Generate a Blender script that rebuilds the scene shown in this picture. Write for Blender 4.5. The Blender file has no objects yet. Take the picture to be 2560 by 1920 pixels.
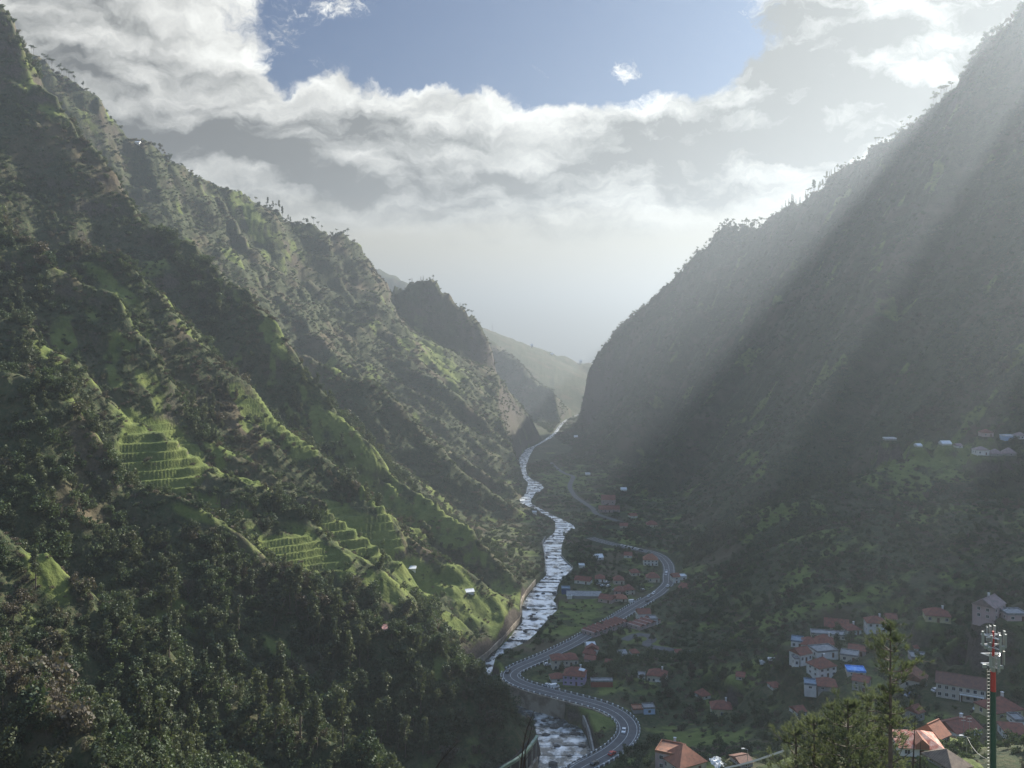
import bpy, bmesh, math, random
import numpy as np
from mathutils import Vector, Matrix
R = math.radians
random.seed(7)
C = bpy.context.scene.collection
S = bpy.context.scene

# ------------------------------------------------------------------ camera, sky, sun, exposure
F = 2300.0                     # focal length in photo pixels (photo 2560 wide), horizon row 805
cam_d = bpy.data.cameras.new('camera')
cam = bpy.data.objects.new('camera', cam_d); C.objects.link(cam)
cam.location = (0, 0, 0); cam.rotation_euler = (R(90), 0, 0)
cam_d.sensor_width = 36.0; cam_d.lens = 36.0 * F / 2560.0
cam_d.shift_y = -155.0 / 2560.0
cam_d.clip_start = 0.5; cam_d.clip_end = 120000
S.camera = cam
S.render.resolution_x = 1024; S.render.resolution_y = 768
S.view_settings.view_transform = 'Standard'; S.view_settings.look = 'None'
S.view_settings.exposure = 1.45; S.view_settings.gamma = 1.0
S.cycles.use_denoising = True
S.cycles.max_bounces = 4; S.cycles.diffuse_bounces = 2; S.cycles.glossy_bounces = 2
S.cycles.transmission_bounces = 2; S.cycles.volume_bounces = 0; S.cycles.transparent_max_bounces = 4
S.cycles.caustics_reflective = False; S.cycles.caustics_refractive = False

SUN_AZ, SUN_EL = 41.0, 28.8
def world_sky():
    w = bpy.data.worlds.new('World'); S.world = w; w.use_nodes = True
    nt = w.node_tree; N = nt.nodes; L = nt.links
    for n in list(N): N.remove(n)
    out = N.new('ShaderNodeOutputWorld'); bg = N.new('ShaderNodeBackground')
    L.new(bg.outputs[0], out.inputs['Surface'])
    sky = N.new('ShaderNodeTexSky'); sky.sky_type = 'NISHITA'; sky.sun_disc = False
    sky.sun_elevation = R(SUN_EL); sky.sun_rotation = R(SUN_AZ); sky.altitude = 450
    sky.air_density = 1.0; sky.dust_density = 1.0; sky.ozone_density = 3.0
    def M(op, a=None, b=None, c=None, clamp=False):
        n = N.new('ShaderNodeMath'); n.operation = op; n.use_clamp = clamp
        for i, v in enumerate((a, b, c)):
            if v is None: continue
            if isinstance(v, (int, float)): n.inputs[i].default_value = v
            else: L.new(v, n.inputs[i])
        return n.outputs[0]
    def mapr(v, a, b, c=0.0, d=1.0, smooth=True):
        n = N.new('ShaderNodeMapRange'); n.interpolation_type = 'SMOOTHSTEP' if smooth else 'LINEAR'
        L.new(v, n.inputs[0])
        for i, x in enumerate((a, b, c, d)): n.inputs[i+1].default_value = x
        return n.outputs[0]
    tc = N.new('ShaderNodeTexCoord'); sep = N.new('ShaderNodeSeparateXYZ'); L.new(tc.outputs['Generated'], sep.inputs[0])
    x, y, z = sep.outputs
    az = M('ARCTAN2', x, y)                                   # azimuth from +Y towards +X, radians
    el = M('ARCSINE', z)
    comb = N.new('ShaderNodeCombineXYZ'); L.new(az, comb.inputs[0]); L.new(el, comb.inputs[1])
    P = comb.outputs[0]
    def noise(vec, scale, detail, rough=0.55, sx=1.0, sy=1.0, off=(0,0,0), dist=0.0):
        mp = N.new('ShaderNodeMapping'); mp.inputs['Scale'].default_value = (sx, sy, 1); mp.inputs['Location'].default_value = off
        L.new(vec, mp.inputs[0])
        n = N.new('ShaderNodeTexNoise'); n.noise_dimensions = '3D'
        n.inputs['Scale'].default_value = scale; n.inputs['Detail'].default_value = detail
        n.inputs['Roughness'].default_value = rough; n.inputs['Distortion'].default_value = dist
        L.new(mp.outputs[0], n.inputs['Vector']); return n
    def vadd(a, b):
        n = N.new('ShaderNodeVectorMath'); n.operation = 'ADD'
        for i, v in enumerate((a, b)):
            if isinstance(v, tuple): n.inputs[i].default_value = v
            else: L.new(v, n.inputs[i])
        return n.outputs[0]
    def vscale(a, s):
        n = N.new('ShaderNodeVectorMath'); n.operation = 'MULTIPLY_ADD'
        L.new(a, n.inputs[0]); n.inputs[1].default_value = (s, s, 0); n.inputs[2].default_value = (-.5*s, -.5*s, 0)
        return n.outputs[0]
    w1 = noise(P, 9.0, 5, 0.6)
    w2 = noise(P, 34.0, 4, 0.6, off=(3, 1, 0))
    PW = vadd(vadd(P, vscale(w1.outputs['Color'], 0.075)), vscale(w2.outputs['Color'], 0.022))
    # cloud masses: (photo column, row, half width, half height, weight) turned into azimuth and elevation
    def ae(px, py):
        a = math.atan((px-1280)/F); return a, math.atan((805-py)/F*math.cos(a))
    def blob(vec, px, py, rx, ry, wgt):
        a, e = ae(px, py); k = math.cos(a)
        n = N.new('ShaderNodeMapping'); n.vector_type = 'POINT'
        sx, sy = 1.0/(rx/F*k*k), 1.0/(ry/F*k)
        n.inputs['Scale'].default_value = (sx, sy, 1); n.inputs['Location'].default_value = (-a*sx, -e*sy, 0)
        L.new(vec, n.inputs[0])
        d = N.new('ShaderNodeVectorMath'); d.operation = 'DOT_PRODUCT'; L.new(n.outputs[0], d.inputs[0]); L.new(n.outputs[0], d.inputs[1])
        return M('MULTIPLY', M('EXPONENT', M('MULTIPLY', d.outputs['Value'], -1.0)), wgt)
    def blobs(vec, lst):
        acc = None
        for b in lst:
            v = blob(vec, *b); acc = v if acc is None else M('ADD', acc, v)
        return acc
    # coverage 1 = cloud; blue hole(s) carved out
    hole = blobs(PW, HOLES)
    cover = mapr(M('ADD', hole, M('MULTIPLY', M('SUBTRACT', noise(PW, 26, 10, .68, sy=1.3).outputs[0], .5), 0.95)), 0.36, 0.66, 1.0, 0.0)
    cover = M('MULTIPLY', cover, mapr(el, R(22), R(32), 1.0, 0.12))
    cover = M('MULTIPLY', cover, mapr(y, -.1, .45, 0.15, 1.0))
    puff = blobs(PW, PUFFS)
    cover = M('MAXIMUM', cover, mapr(M('ADD', puff, M('MULTIPLY', M('SUBTRACT', noise(PW, 75, 8, .72, sy=1.5).outputs[0], .5), 1.7)), 0.38, 0.95))
    # thickness (dark grey undersides) and bright rims
    dark = blobs(PW, DARKS)
    nz = noise(PW, 11, 9, .58, sy=2.2, off=(5, 2, 0)).outputs[0]
    nz2 = noise(vadd(PW, (-0.012, -0.016, 0)), 11, 9, .58, sy=2.2, off=(5, 2, 0)).outputs[0]
    relief = M('SUBTRACT', nz, nz2)
    thick = mapr(M('ADD', dark, M('MULTIPLY', M('SUBTRACT', nz, .5), 1.5)), 0.0, 1.4)
    edge = mapr(M('ADD', hole, M('MULTIPLY', M('SUBTRACT', noise(PW, 14, 6, .6).outputs[0], .5), 0.4)), 0.05, 0.42)
    lum = M('ADD', M('MULTIPLY', thick, -0.62), 0.64)
    lum = M('ADD', lum, M('MULTIPLY', M('MULTIPLY', edge, M('SUBTRACT', 1.0, M('MULTIPLY', thick, 0.8))), 0.36))
    lum = M('ADD', lum, M('MULTIPLY', relief, -1.7))
    lum = M('ADD', lum, M('MULTIPLY', M('SUBTRACT', noise(PW, 30, 8, .6, sy=1.6, off=(2, 9, 0)).outputs[0], .5), 0.34))
    # brighter towards the sun
    sd = N.new('ShaderNodeVectorMath'); sd.operation = 'DOT_PRODUCT'; L.new(tc.outputs['Generated'], sd.inputs[0])
    sd.inputs[1].default_value = (math.sin(R(SUN_AZ))*math.cos(R(SUN_EL)), math.cos(R(SUN_AZ))*math.cos(R(SUN_EL)), math.sin(R(SUN_EL)))
    glow = M('POWER', M('MAXIMUM', sd.outputs['Value'], 0.0), 14.0)
    lum = M('MULTIPLY', lum, M('ADD', M('MULTIPLY', glow, 0.25), 0.95))
    lum = M('MAXIMUM', lum, 0.12)
    ccol = N.new('ShaderNodeMix'); ccol.data_type = 'RGBA'
    L.new(mapr(lum, 0.2, 0.75), ccol.inputs[0])
    ccol.inputs[6].default_value = (1.0, 1.02, 0.97, 1); ccol.inputs[7].default_value = (1.0, 1.0, 0.95, 1)
    csc = N.new('ShaderNodeVectorMath'); csc.operation = 'SCALE'; L.new(ccol.outputs[2], csc.inputs[0]); L.new(M('MULTIPLY', lum, CLOUD_K), csc.inputs[3])
    # haze band of the lower sky
    blue = N.new('ShaderNodeVectorMath'); blue.operation = 'MULTIPLY'; L.new(sky.outputs[0], blue.inputs[0]); blue.inputs[1].default_value = BLUE_K
    up = N.new('ShaderNodeMix'); up.data_type = 'RGBA'; L.new(mapr(el, R(25), R(46)), up.inputs[0]); L.new(blue.outputs[0], up.inputs[6]); up.inputs[7].default_value = ZENITH
    blue = up
    mx = N.new('ShaderNodeMix'); mx.data_type = 'RGBA'; L.new(cover, mx.inputs[0]); L.new(blue.outputs[2], mx.inputs[6]); L.new(csc.outputs[0], mx.inputs[7])
    low = N.new('ShaderNodeMix'); low.data_type = 'RGBA'
    lowf = mapr(M('ADD', el, M('MULTIPLY', M('SUBTRACT', noise(P, 14, 5, .5, sx=.4, sy=3.0, off=(1, 7, 0)).outputs[0], .5), .05)), ae(1280, 640)[1], ae(1280, 500)[1], 1.0, 0.0)
    L.new(lowf, low.inputs[0]); L.new(mx.outputs[2], low.inputs[6]); low.inputs[7].default_value = LOWSKY
    L.new(low.outputs[2], bg.inputs['Color'])
    bg.inputs['Strength'].default_value = 0.1
HOLES = [(950,40,330,130,1.25),(1300,60,330,150,1.3),(1640,40,260,130,1.2),(1420,175,190,75,.9),(1150,130,170,60,.6),(735,150,60,70,.8),(1750,130,110,90,.7)]
PUFFS = [(1567,168,50,30,.80),(850,-5,120,50,.70),(785,158,40,20,.42),(1340,178,40,16,.42),(690,70,70,80,.5),(2000,40,150,90,1.0)]
DARKS = [(2000,70,180,70,.8),(1900,150,120,50,.6),(620,350,330,80,1.25),(230,190,200,160,.55),(1000,300,180,60,.45),(1330,460,560,60,.8),(1120,510,380,45,.55),(1760,330,330,85,1.3),(2150,280,330,110,1.3),
         (2040,100,210,80,1.7),(2500,60,160,130,.9),(1830,440,170,50,.3),(760,470,120,60,.3),(-300,300,400,300,.6)]
ZENITH = (1.45, 2.3, 3.9, 1)
CLOUD_K = 4.25
BLUE_K = (0.060, 0.125, 0.200)
LOWSKY = (2.6, 2.35, 1.7, 1)
world_sky()

sl = bpy.data.lights.new('sun', 'SUN'); sl.energy = 5.0; sl.angle = R(0.5); sl.color = (1.0, 0.94, 0.82)
so = bpy.data.objects.new('sun', sl); C.objects.link(so)
to_sun = Vector((math.sin(R(SUN_AZ))*math.cos(R(SUN_EL)), math.cos(R(SUN_AZ))*math.cos(R(SUN_EL)), math.sin(R(SUN_EL))))
so.rotation_euler = to_sun.to_track_quat('Z', 'Y').to_euler(); so.location = to_sun*3000
SEA_Z = -450.0
HAZE_DENSITY = 0.00023

# ------------------------------------------------------------------ helpers
def P3(px, py, d): return ((px-1280.0)/F*d, float(d), -(py-805.0)/F*d)
def prop(o, label=None, cat=None, group=None, kind=None):
    if label: o['label'] = label
    if cat: o['category'] = cat
    if group: o['group'] = group
    if kind: o['kind'] = kind
    return o
def link_mesh(name, verts, faces, mat=None, parent=None, smooth=False):
    me = bpy.data.meshes.new(name); me.from_pydata([tuple(v) for v in verts], [], faces); me.update()
    if smooth: me.polygons.foreach_set('use_smooth', [True]*len(me.polygons))
    if mat: me.materials.append(mat)
    o = bpy.data.objects.new(name, me); C.objects.link(o)
    if parent: o.parent = parent
    return o
def np_mesh(name, V, quads=None, tris=None, smooth=True):
    me = bpy.data.meshes.new(name); V = np.asarray(V, np.float32)
    nq = 0 if quads is None else len(quads); nt = 0 if tris is None else len(tris)
    me.vertices.add(len(V)); me.vertices.foreach_set('co', V.ravel())
    me.loops.add(nq*4+nt*3)
    idx = []
    if nq: idx.append(np.asarray(quads, np.int32).ravel())
    if nt: idx.append(np.asarray(tris, np.int32).ravel())
    me.loops.foreach_set('vertex_index', np.concatenate(idx))
    me.polygons.add(nq+nt)
    st = np.concatenate([np.arange(nq)*4, nq*4+np.arange(nt)*3]).astype(np.int32)
    me.polygons.foreach_set('loop_start', st)
    me.polygons.foreach_set('use_smooth', np.full(nq+nt, smooth))
    me.update(calc_edges=True); me.validate()
    return me
def empty(name, loc, rz=0.0):
    o = bpy.data.objects.new(name, None); C.objects.link(o); o.location = loc; o.rotation_euler = (0, 0, rz); o.empty_display_size = 1
    return o
def copy_tree(o, parent=None):
    c = o.copy(); C.objects.link(c); c.parent = parent
    for ch in KIDS.get(o.name, ()): copy_tree(ch, c)
    return c
KIDS = {}
def child(o, p):
    o.parent = p; KIDS.setdefault(p.name, []).append(o); return o

# numpy gradient noise
_rng = np.random.RandomState(11)
_perm = _rng.permutation(4096).astype(np.int64)
_ga = _rng.rand(4096)*2*np.pi
_gx, _gy = np.cos(_ga).astype(np.float32), np.sin(_ga).astype(np.float32)
def gnoise(x, y, seed=0):
    x0 = np.floor(x); y0 = np.floor(y); fx = (x-x0).astype(np.float32); fy = (y-y0).astype(np.float32)
    ix = x0.astype(np.int64)+seed*101; iy = y0.astype(np.int64)+seed*57
    def g(i, j, dx, dy):
        h = _perm[(_perm[i & 4095]+j) & 4095]; return _gx[h]*dx+_gy[h]*dy
    ux = fx*fx*fx*(fx*(fx*6-15)+10); uy = fy*fy*fy*(fy*(fy*6-15)+10)
    a = g(ix, iy, fx, fy); b = g(ix+1, iy, fx-1, fy); c = g(ix, iy+1, fx, fy-1); d = g(ix+1, iy+1, fx-1, fy-1)
    return ((a*(1-ux)+b*ux)*(1-uy)+(c*(1-ux)+d*ux)*uy)*1.5
def fbm(x, y, scale, octs=4, gain=0.5, seed=0, ridged=False):
    s = 0; a = 1.0; f = 1.0/scale; t = 0
    for k in range(octs):
        n = gnoise(x*f, y*f, seed+k)
        if ridged: n = 1-2*np.abs(n)
        s = s+a*n; t += a; a *= gain; f *= 2.03
    return s/t
def sstep(a, b, x):
    t = np.clip((x-a)/(b-a), 0, 1); return t*t*(3-2*t)
# ------------------------------------------------------------------ terrain
def plane_z(Y): return -(164.0+0.04*Y)
def on_plane(px, py, off=0.0):
    """Point of the valley floor (lowered by off metres) seen at a photo pixel."""
    k = (py-805.0)/F; d = (164.0+off)/(k-0.04); return ((px-1280.0)/F*d, d, plane_z(d)-off)
def river_off(Y): return 1.0+7.0*float(1-sstep(520, 800, np.array(Y)))
def on_river(px, py):
    off = 6.0
    for _ in range(8): p = on_plane(px, py, off); off = river_off(p[1])
    return p
RIV = [(1036,1446,1450),(1043,1428,1433),(1053,1408,1413),(1066,1396,1401),(1080,1388,1393),(1096,1368,1376),(1106,1352,1360),(1114,1338,1348),(1123,1314,1333),(1143,1300,1322),(1169,1293,1313),(1186,1302,1315),(1199,1315,1327),(1207,1323,1348),(1224,1319,1360),(1234,1318,1336),
 (1251,1297,1323),(1261,1311,1327),(1280,1353,1365),(1299,1390,1402),(1317,1392,1440),(1332,1390,1417),(1348,1368,1406),(1362,1360,1401),(1389,1366,1399),(1411,1368,1417),
 (1421,1369,1433),(1440,1368,1414),(1462,1344,1393),(1484,1327,1388),(1487,1324,1389),(1512,1308,1389),(1538,1308,1389),(1558,1308,1372),(1580,1287,1356),(1606,1267,1335),
 (1631,1242,1307),(1648,1225,1276),(1665,1202,1250),(1685,1168,1228),(1705,1150,1222),(1735,1160,1262),(1770,1215,1330),(1800,1290,1420),(1830,1340,1455),(1860,1352,1470),(1890,1356,1480),(1925,1340,1490),(1980,1330,1500)]
RL = np.array([on_river(l, y) for y, l, r in RIV]); RR = np.array([on_river(r, y) for y, l, r in RIV])
RC = (RL+RR)/2
RW = np.maximum(np.linalg.norm((RR-RL)[:, :2], axis=1)/2, 5.0)
def cr3(lst): return [(1100+.2833*a, 1450+.2833*b) for a, b in lst]
def cr4(lst): return [(1200+.2712*a, 1050+.2712*b) for a, b in lst]
ROAD_MAIN = cr3([(1130,1760),(1240,1660),(1350,1605),(1460,1545),(1560,1480),(1640,1400),(1668,1330),(1655,1262),(1600,1200),(1520,1150),(1420,1110),(1300,1075),(1140,1035),(1000,1000),(850,960),(720,920),(645,880),(617,850),(625,820),(665,788),(740,752),
  (850,708),(960,662),(1080,605),(1200,545),(1300,485),(1400,430),(1500,372),(1600,312),(1700,250),(1800,190),(1900,132),(1940,105)]) + cr4([(1745,1500),(1733,1450),(1745,1400),(1740,1340),(1715,1300),(1675,1258),(1600,1222),(1450,1192),(1300,1162),(1200,1138),(1110,1115),(1000,1080)])
ROAD_FAR = cr4([(1300,940),(1170,900),(1060,862),(1050,820),(950,755),(880,710),(845,660),(822,610),(845,560),(868,515),(780,495),(700,440),(650,390)])
ROAD_SIDE = [(1560,1600),(1600,1582),(1640,1597),(1605,1612),(1660,1622),(1740,1632),(1830,1646)]
def smooth_poly(P, step=4.0, it=2):
    P = np.array(P, float)
    for _ in range(it):
        Q = [P[0]]
        for a, b in zip(P[:-1], P[1:]): Q += [a*.75+b*.25, a*.25+b*.75]
        Q.append(P[-1]); P = np.array(Q)
    seg = np.linalg.norm(np.diff(P[:, :2], axis=0), axis=1); s = np.concatenate([[0], np.cumsum(seg)])
    t = np.arange(0, s[-1], step)
    return np.stack([np.interp(t, s, P[:, k]) for k in range(P.shape[1])], 1)
RM = smooth_poly([on_plane(a, b, -0.6) for a, b in ROAD_MAIN], 3.0)
RF = smooth_poly([on_plane(a, b, -0.3) for a, b in ROAD_FAR], 5.0)
RS = smooth_poly([on_plane(a, b, -0.3) for a, b in ROAD_SIDE[:]], 4.0)

def dist_poly(X, Y, P, closed=False):
    """Distance to a polyline, with its interpolated extra values (z, ...) at the nearest point and the side (+ right)."""
    best = np.full(X.shape, 1e12); val = np.zeros(X.shape+(P.shape[1]-2,)); side = np.zeros(X.shape)
    for a, b in zip(P[:-1], P[1:]):
        dx, dy = b[0]-a[0], b[1]-a[1]; L2 = dx*dx+dy*dy+1e-9
        t = np.clip(((X-a[0])*dx+(Y-a[1])*dy)/L2, 0, 1)
        d = (X-a[0]-t*dx)**2+(Y-a[1]-t*dy)**2
        m = d < best
        best = np.where(m, d, best)
        cr = (X-a[0])*dy-(Y-a[1])*dx
        side = np.where(m, cr, side)
        for k in range(2, P.shape[1]): val[..., k-2] = np.where(m, a[k]+t*(b[k]-a[k]), val[..., k-2])
    return np.sqrt(best), val, np.sign(side)

# crest lines of the mountains: photo column, row, distance; then slopes near the crest, break distance, slope below
CRESTS = [
 # front left mountain, the skyline one
 ([(-200,-160,860),(0,10,830),(60,130,820),(75,190,815),(130,250,810),(200,340,805),(260,400,800),(350,540,790),(420,600,785),(480,612,780),(492,660,775),(550,720,765),(620,770,755),(680,820,745),(720,880,740),(745,930,735),(800,990,725),(900,1090,710),(1000,1190,700),(1100,1280,685),(1180,1340,665),(1240,1390,655),(1290,1450,645)], 1.15, 40, .62),
 ([(180,620,640),(330,680,630),(420,760,625),(520,870,620),(600,960,615),(700,1050,610),(800,1120,605),(900,1210,600),(1000,1290,590),(1100,1370,580),(1200,1450,575),(1270,1520,570)], .8, 25, .6),
 ([(-150,420,600),(0,560,570),(120,665,565),(215,735,560),(300,770,558),(345,850,556),(410,950,553),(500,1080,550),(600,1170,545),(720,1240,540),(850,1320,535),(950,1400,530),(1060,1480,525),(1180,1580,520)], .8, 22, .6),
 ([(-100,760,500),(60,830,495),(200,930,492),(345,1060,490),(425,1095,487),(480,1150,485),(560,1195,482),(650,1215,480),(760,1290,475),(860,1370,470),(960,1450,468),(1040,1530,462),(1120,1600,458),(1180,1660,455)], .8, 20, .62),
 ([(-200,840,430),(0,940,420),(100,965,420),(181,998,420),(253,1070,420),(325,1142,420),(340,1210,420),(480,1265,418),(600,1325,415),(720,1405,412),(820,1490,408),(910,1570,403),(1010,1630,400),(1130,1675,397),(1225,1735,395),(1275,1790,388),(1300,1830,384)], .95, 18, .7),
 ([(-150,1240,330),(0,1330,325),(104,1404,325),(174,1469,325),(234,1547,325),(304,1612,325),(420,1690,322),(560,1760,318),(700,1830,312),(850,1900,305),(1000,2000,300)], .95, 16, .75),
 ([(-200,1560,240),(0,1690,235),(150,1800,235),(280,1900,230),(400,2000,225)], .9, 14, .75),
 # second left mountain
 ([(-200,-20,1250),(70,125,1250),(110,160,1255),(180,205,1270),(235,250,1280),(270,290,1290),(300,335,1300),(345,357,1310),(400,385,1340),(480,430,1370),(540,470,1400),(620,492,1430),(700,540,1470),(780,570,1500),(830,595,1520),(855,588,1530),(870,592,1535),(900,612,1550),(930,650,1570),(950,695,1590),(985,740,1600)], 1.5, 70, .8),
 ([(345,357,1310),(420,520,1260),(520,700,1200),(600,800,1150),(700,880,1080),(791,905,1030),(925,960,1000),(1007,1025,985),(1060,1090,975),(1120,1150,965),(1200,1215,955),(1270,1262,950)], .95, 40, .65),
 ([(540,470,1400),(600,600,1350),(680,720,1300),(790,830,1240),(900,950,1180),(1000,1040,1150),(1100,1110,1120),(1200,1180,1100),(1270,1225,1090)], 1.0, 40, .7),
 ([(700,540,1470),(730,640,1440),(790,780,1400),(900,880,1360),(1000,925,1345),(1088,955,1335),(1161,1010,1325),(1251,1095,1315),(1285,1165,1300)], 1.4, 40, .8),
 # third left mountain
 ([(900,620,1540),(930,655,1560),(958,700,1580),(985,722,1600),(1005,712,1610),(1030,702,1615),(1090,706,1620),(1130,748,1625),(1160,775,1630),(1182,797,1635),(1205,835,1640),(1222,870,1645),(1240,930,1650),(1252,990,1660),(1275,1040,1680),(1300,1085,1700)], 2.4, 90, 1.5),
 # far hills towards the sea
 ([(860,640,3600),(950,672,3500),(985,682,3480),(1015,705,3450),(1060,745,3400)], .8, 100, .5),
 ([(1120,770,3600),(1190,812,3500),(1215,820,3500),(1250,835,3500),(1290,846,3500),(1330,860,3520),(1370,874,3540),(1400,885,3560),(1440,897,3600),(1475,906,3620),(1530,935,3640),(1600,990,3700)], .9, 80, .55),
 ([(1150,800,2700),(1230,855,2620),(1290,905,2560),(1330,940,2500),(1390,985,2450),(1440,1030,2400)], 1.0, 50, .6),
 # right mountain; unseen peaks and notches past the right edge added to cut sun shafts
 ([(5200,100,700),(4300,0,740),(3750,-150,760),(3560,0,770),(3460,-170,780),(3350,-190,800),(3270,0,830),(3200,10,850),(3106,-150,879),(3020,-170,930),(2960,0,960),(2900,10,990),(2840,-130,1040),(2780,-140,1080),(2720,20,1110),(2680,30,1130),(2630,-60,1160),(2560,8,1200),(2500,75,1230),(2440,130,1270),(2400,210,1300),(2380,245,1320),(2320,275,1380),(2240,335,1440),(2170,390,1500),(2080,445,1590),(2010,500,1650),(1960,528,1700),(1910,560,1750),(1900,572,1760),(1815,568,1850),(1780,600,1880),(1740,640,1920),(1700,680,1950),(1650,735,1990),(1590,790,2030),(1530,850,2070),(1510,868,2080),(1490,895,2090),(1470,935,2095),(1462,985,2095),(1452,1040,2090),(1448,1080,2060)], 1.8, 60, 1.22),
 ([(2560,8,1200),(2420,300,1150),(2300,560,1080),(2200,760,1020),(2100,930,960),(2000,1060,900)], 1.0, 60, .9),
 ([(2080,445,1590),(2000,650,1480),(1900,830,1380),(1800,980,1280),(1700,1100,1200),(1640,1180,1120)], 1.1, 60, .95),
 ([(1815,568,1850),(1760,750,1750),(1690,900,1650),(1620,1000,1560),(1560,1070,1480)], 1.2, 60, 1.0),
 # lower spur on the right with the hamlet on it
 ([(3000,1000,760),(2560,1105,735),(2480,1120,730),(2300,1148,720),(2200,1175,715),(2130,1215,705),(2020,1260,690),(1940,1330,675),(1850,1400,665),(1760,1470,655)], .32, 60, .55),
]
# shelf and slopes of the near right side: photo column, row, distance
GROUND_PTS = [(1640,1912,318),(1730,1935,290),(1800,1925,300),(1700,1830,400),(2330,1925,212),(2400,1870,232),(2250,1950,225),(2480,1880,245),(2560,1880,250),(2450,1862,275),(2530,1815,288),(2700,1790,290),(2420,1768,325),(2520,1745,330),(2300,1765,335),(2240,1790,330),
 (2560,1690,330),(2345,1590,395),(2290,1640,385),(2515,1575,345),(2700,1560,340),(2330,1545,455),(2270,1600,440),(2205,1582,452),(2160,1600,440),(2090,1572,460),(2050,1660,400),(2100,1685,385),(2000,1625,410),(2070,1735,375),(2180,1690,380),(1920,1672,440),(1850,1645,455),
 (1960,1780,390),(2050,1830,330),(2200,1850,290),(1900,1850,350),(2500,1400,480),(2300,1420,500),(2100,1440,520),(1950,1500,520),(2560,1250,560),(2800,1350,420),(1810,1800,416),(1760,1755,440),(1650,1700,455),(1900,1720,400),(1750,1650,480),(1850,1560,540),(2000,1350,600),(3000,1600,300),(3200,1400,420),(2900,1850,220)]
NEAR_SPUR = [(1560,2120,66),(1700,2010,66),(1800,1945,64),(1850,1918,63),(1900,1892,62),(1960,1876,60),(2030,1885,58),(2120,1915,56),(2200,1935,55),(2300,1960,58),(2400,1950,62),(2470,1925,66),(2560,1925,66),(2700,1900,66),(3200,1850,60)]

# fit a smooth residual to the valley plane (Gaussian RBF, zero along road and river)
_pts = np.array([P3(*p) for p in GROUND_PTS]); _res = _pts[:, 2]-plane_z(_pts[:, 1])
_zero = np.concatenate([RM[::12], RC[::3], RS[::8], RF[::6]])[:, :2]
_zero = np.concatenate([_zero, np.array([(-150, y) for y in range(200, 2000, 120)]), np.array([(60, 60), (-60, 150)])])
_cx = np.concatenate([_pts[:, :2], _zero]); _cv = np.concatenate([_res, np.zeros(len(_zero))])
_SG = 75.0
def _phi(r): return np.exp(-r/_SG*1.0)*(1+r/_SG)
_K = _phi(np.linalg.norm(_cx[:, None]-_cx[None], axis=2)); _wt = np.linalg.solve(_K+np.eye(len(_K))*0.004, _cv)
def ground_res(X, Y):
    out = np.zeros(X.shape)
    for (a, b), w in zip(_cx, _wt): out += w*_phi(np.hypot(X-a, Y-b))
    return out

def crest_field(X, Y, P):
    """Distance to a crest line and a crest height blended over its segments by nearness (no jumps between segments)."""
    best = np.full(X.shape, 1e12); sw = np.zeros(X.shape); sz = np.zeros(X.shape)
    for a, b in zip(P[:-1], P[1:]):
        dx, dy = b[0]-a[0], b[1]-a[1]; L2 = dx*dx+dy*dy+1e-9
        t = np.clip(((X-a[0])*dx+(Y-a[1])*dy)/L2, 0, 1)
        d = (X-a[0]-t*dx)**2+(Y-a[1]-t*dy)**2
        best = np.minimum(best, d); w = (1.0/(d+4.0))**2.5; sw += w; sz += w*(a[2]+t*(b[2]-a[2]))
    return np.sqrt(best), sz/sw
def base_height(X, Y):
    wx = fbm(X, Y, 160, 3, seed=3)*14; wy = fbm(X, Y, 160, 3, seed=9)*14
    wx += fbm(X, Y, 38, 2, seed=13)*5; wy += fbm(X, Y, 38, 2, seed=19)*5
    Xw, Yw = X+wx, Y+wy
    z = plane_z(Y)+ground_res(X, Y)
    floor = z.copy()
    mount = [np.full(X.shape, -1e9), np.full(X.shape, -1e9)]
    for pts, s1, db, s2 in CRESTS:
        Pl = np.array([P3(*p) for p in pts])
        x0, x1 = Pl[:, 0].min()-1100, Pl[:, 0].max()+1100
        d, cz = crest_field(Xw, Yw, Pl)
        h = cz-s1*np.minimum(d, db)-s2*np.maximum(d-db, 0)
        si = 1 if Pl[:, 0].mean() > 60 and pts[0][2] < 3000 and pts[0][0] > 1500 else 0
        mount[si] = np.maximum(mount[si], h)
    # near spur under the viewpoint
    Pl = np.array([P3(*p) for p in NEAR_SPUR]); d, v, sd = dist_poly(X, Y, Pl)
    h = v[..., 0]-np.where(Y > Pl[:, 1].mean()*0+60, .75, .12)*d
    near = np.where(X > -20, h, h-0.9*(-20-X)*0)
    return floor, mount, near, sd

GX = np.arange(-1500, 1700.1, 4.0); GY = np.concatenate([np.arange(0, 2800, 4.0), np.arange(2800, 9400, 24.0)])
_X, _Y = np.meshgrid(GX, GY)
_fl, (_moL, _moR), _ne, _ = base_height(_X, _Y); _mo = np.maximum(_moL, _moR)
def lerp_grid(G, X, Y):
    fx = np.clip((X-GX[0])/4.0, 0, len(GX)-1.001); jy = np.clip(np.searchsorted(GY, Y, side='right')-1, 0, len(GY)-2)
    ix = fx.astype(int); tx = fx-ix; ty = np.clip((Y-GY[jy])/(GY[jy+1]-GY[jy]), 0, 1)
    return (G[jy, ix]*(1-tx)+G[jy, ix+1]*tx)*(1-ty)+(G[jy+1, ix]*(1-tx)+G[jy+1, ix+1]*tx)*ty
_Rdist, _Rval, _Rside = dist_poly(_X, _Y, np.concatenate([RC[:, :2], RW[:, None], RC[:, 2:3]], 1))
_Rsg = (_Rdist-_Rval[..., 0])*np.where(_Rside < 0, 1.0, -1.0)
_Mdist, _Mval, _Mside = dist_poly(_X, _Y, RM)
_Fdist, _Fval, _ = dist_poly(_X, _Y, RF)
_Sdist, _Sval, _ = dist_poly(_X, _Y, RS)
PADS = []          # (x, y, radius, z) building platforms
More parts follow.
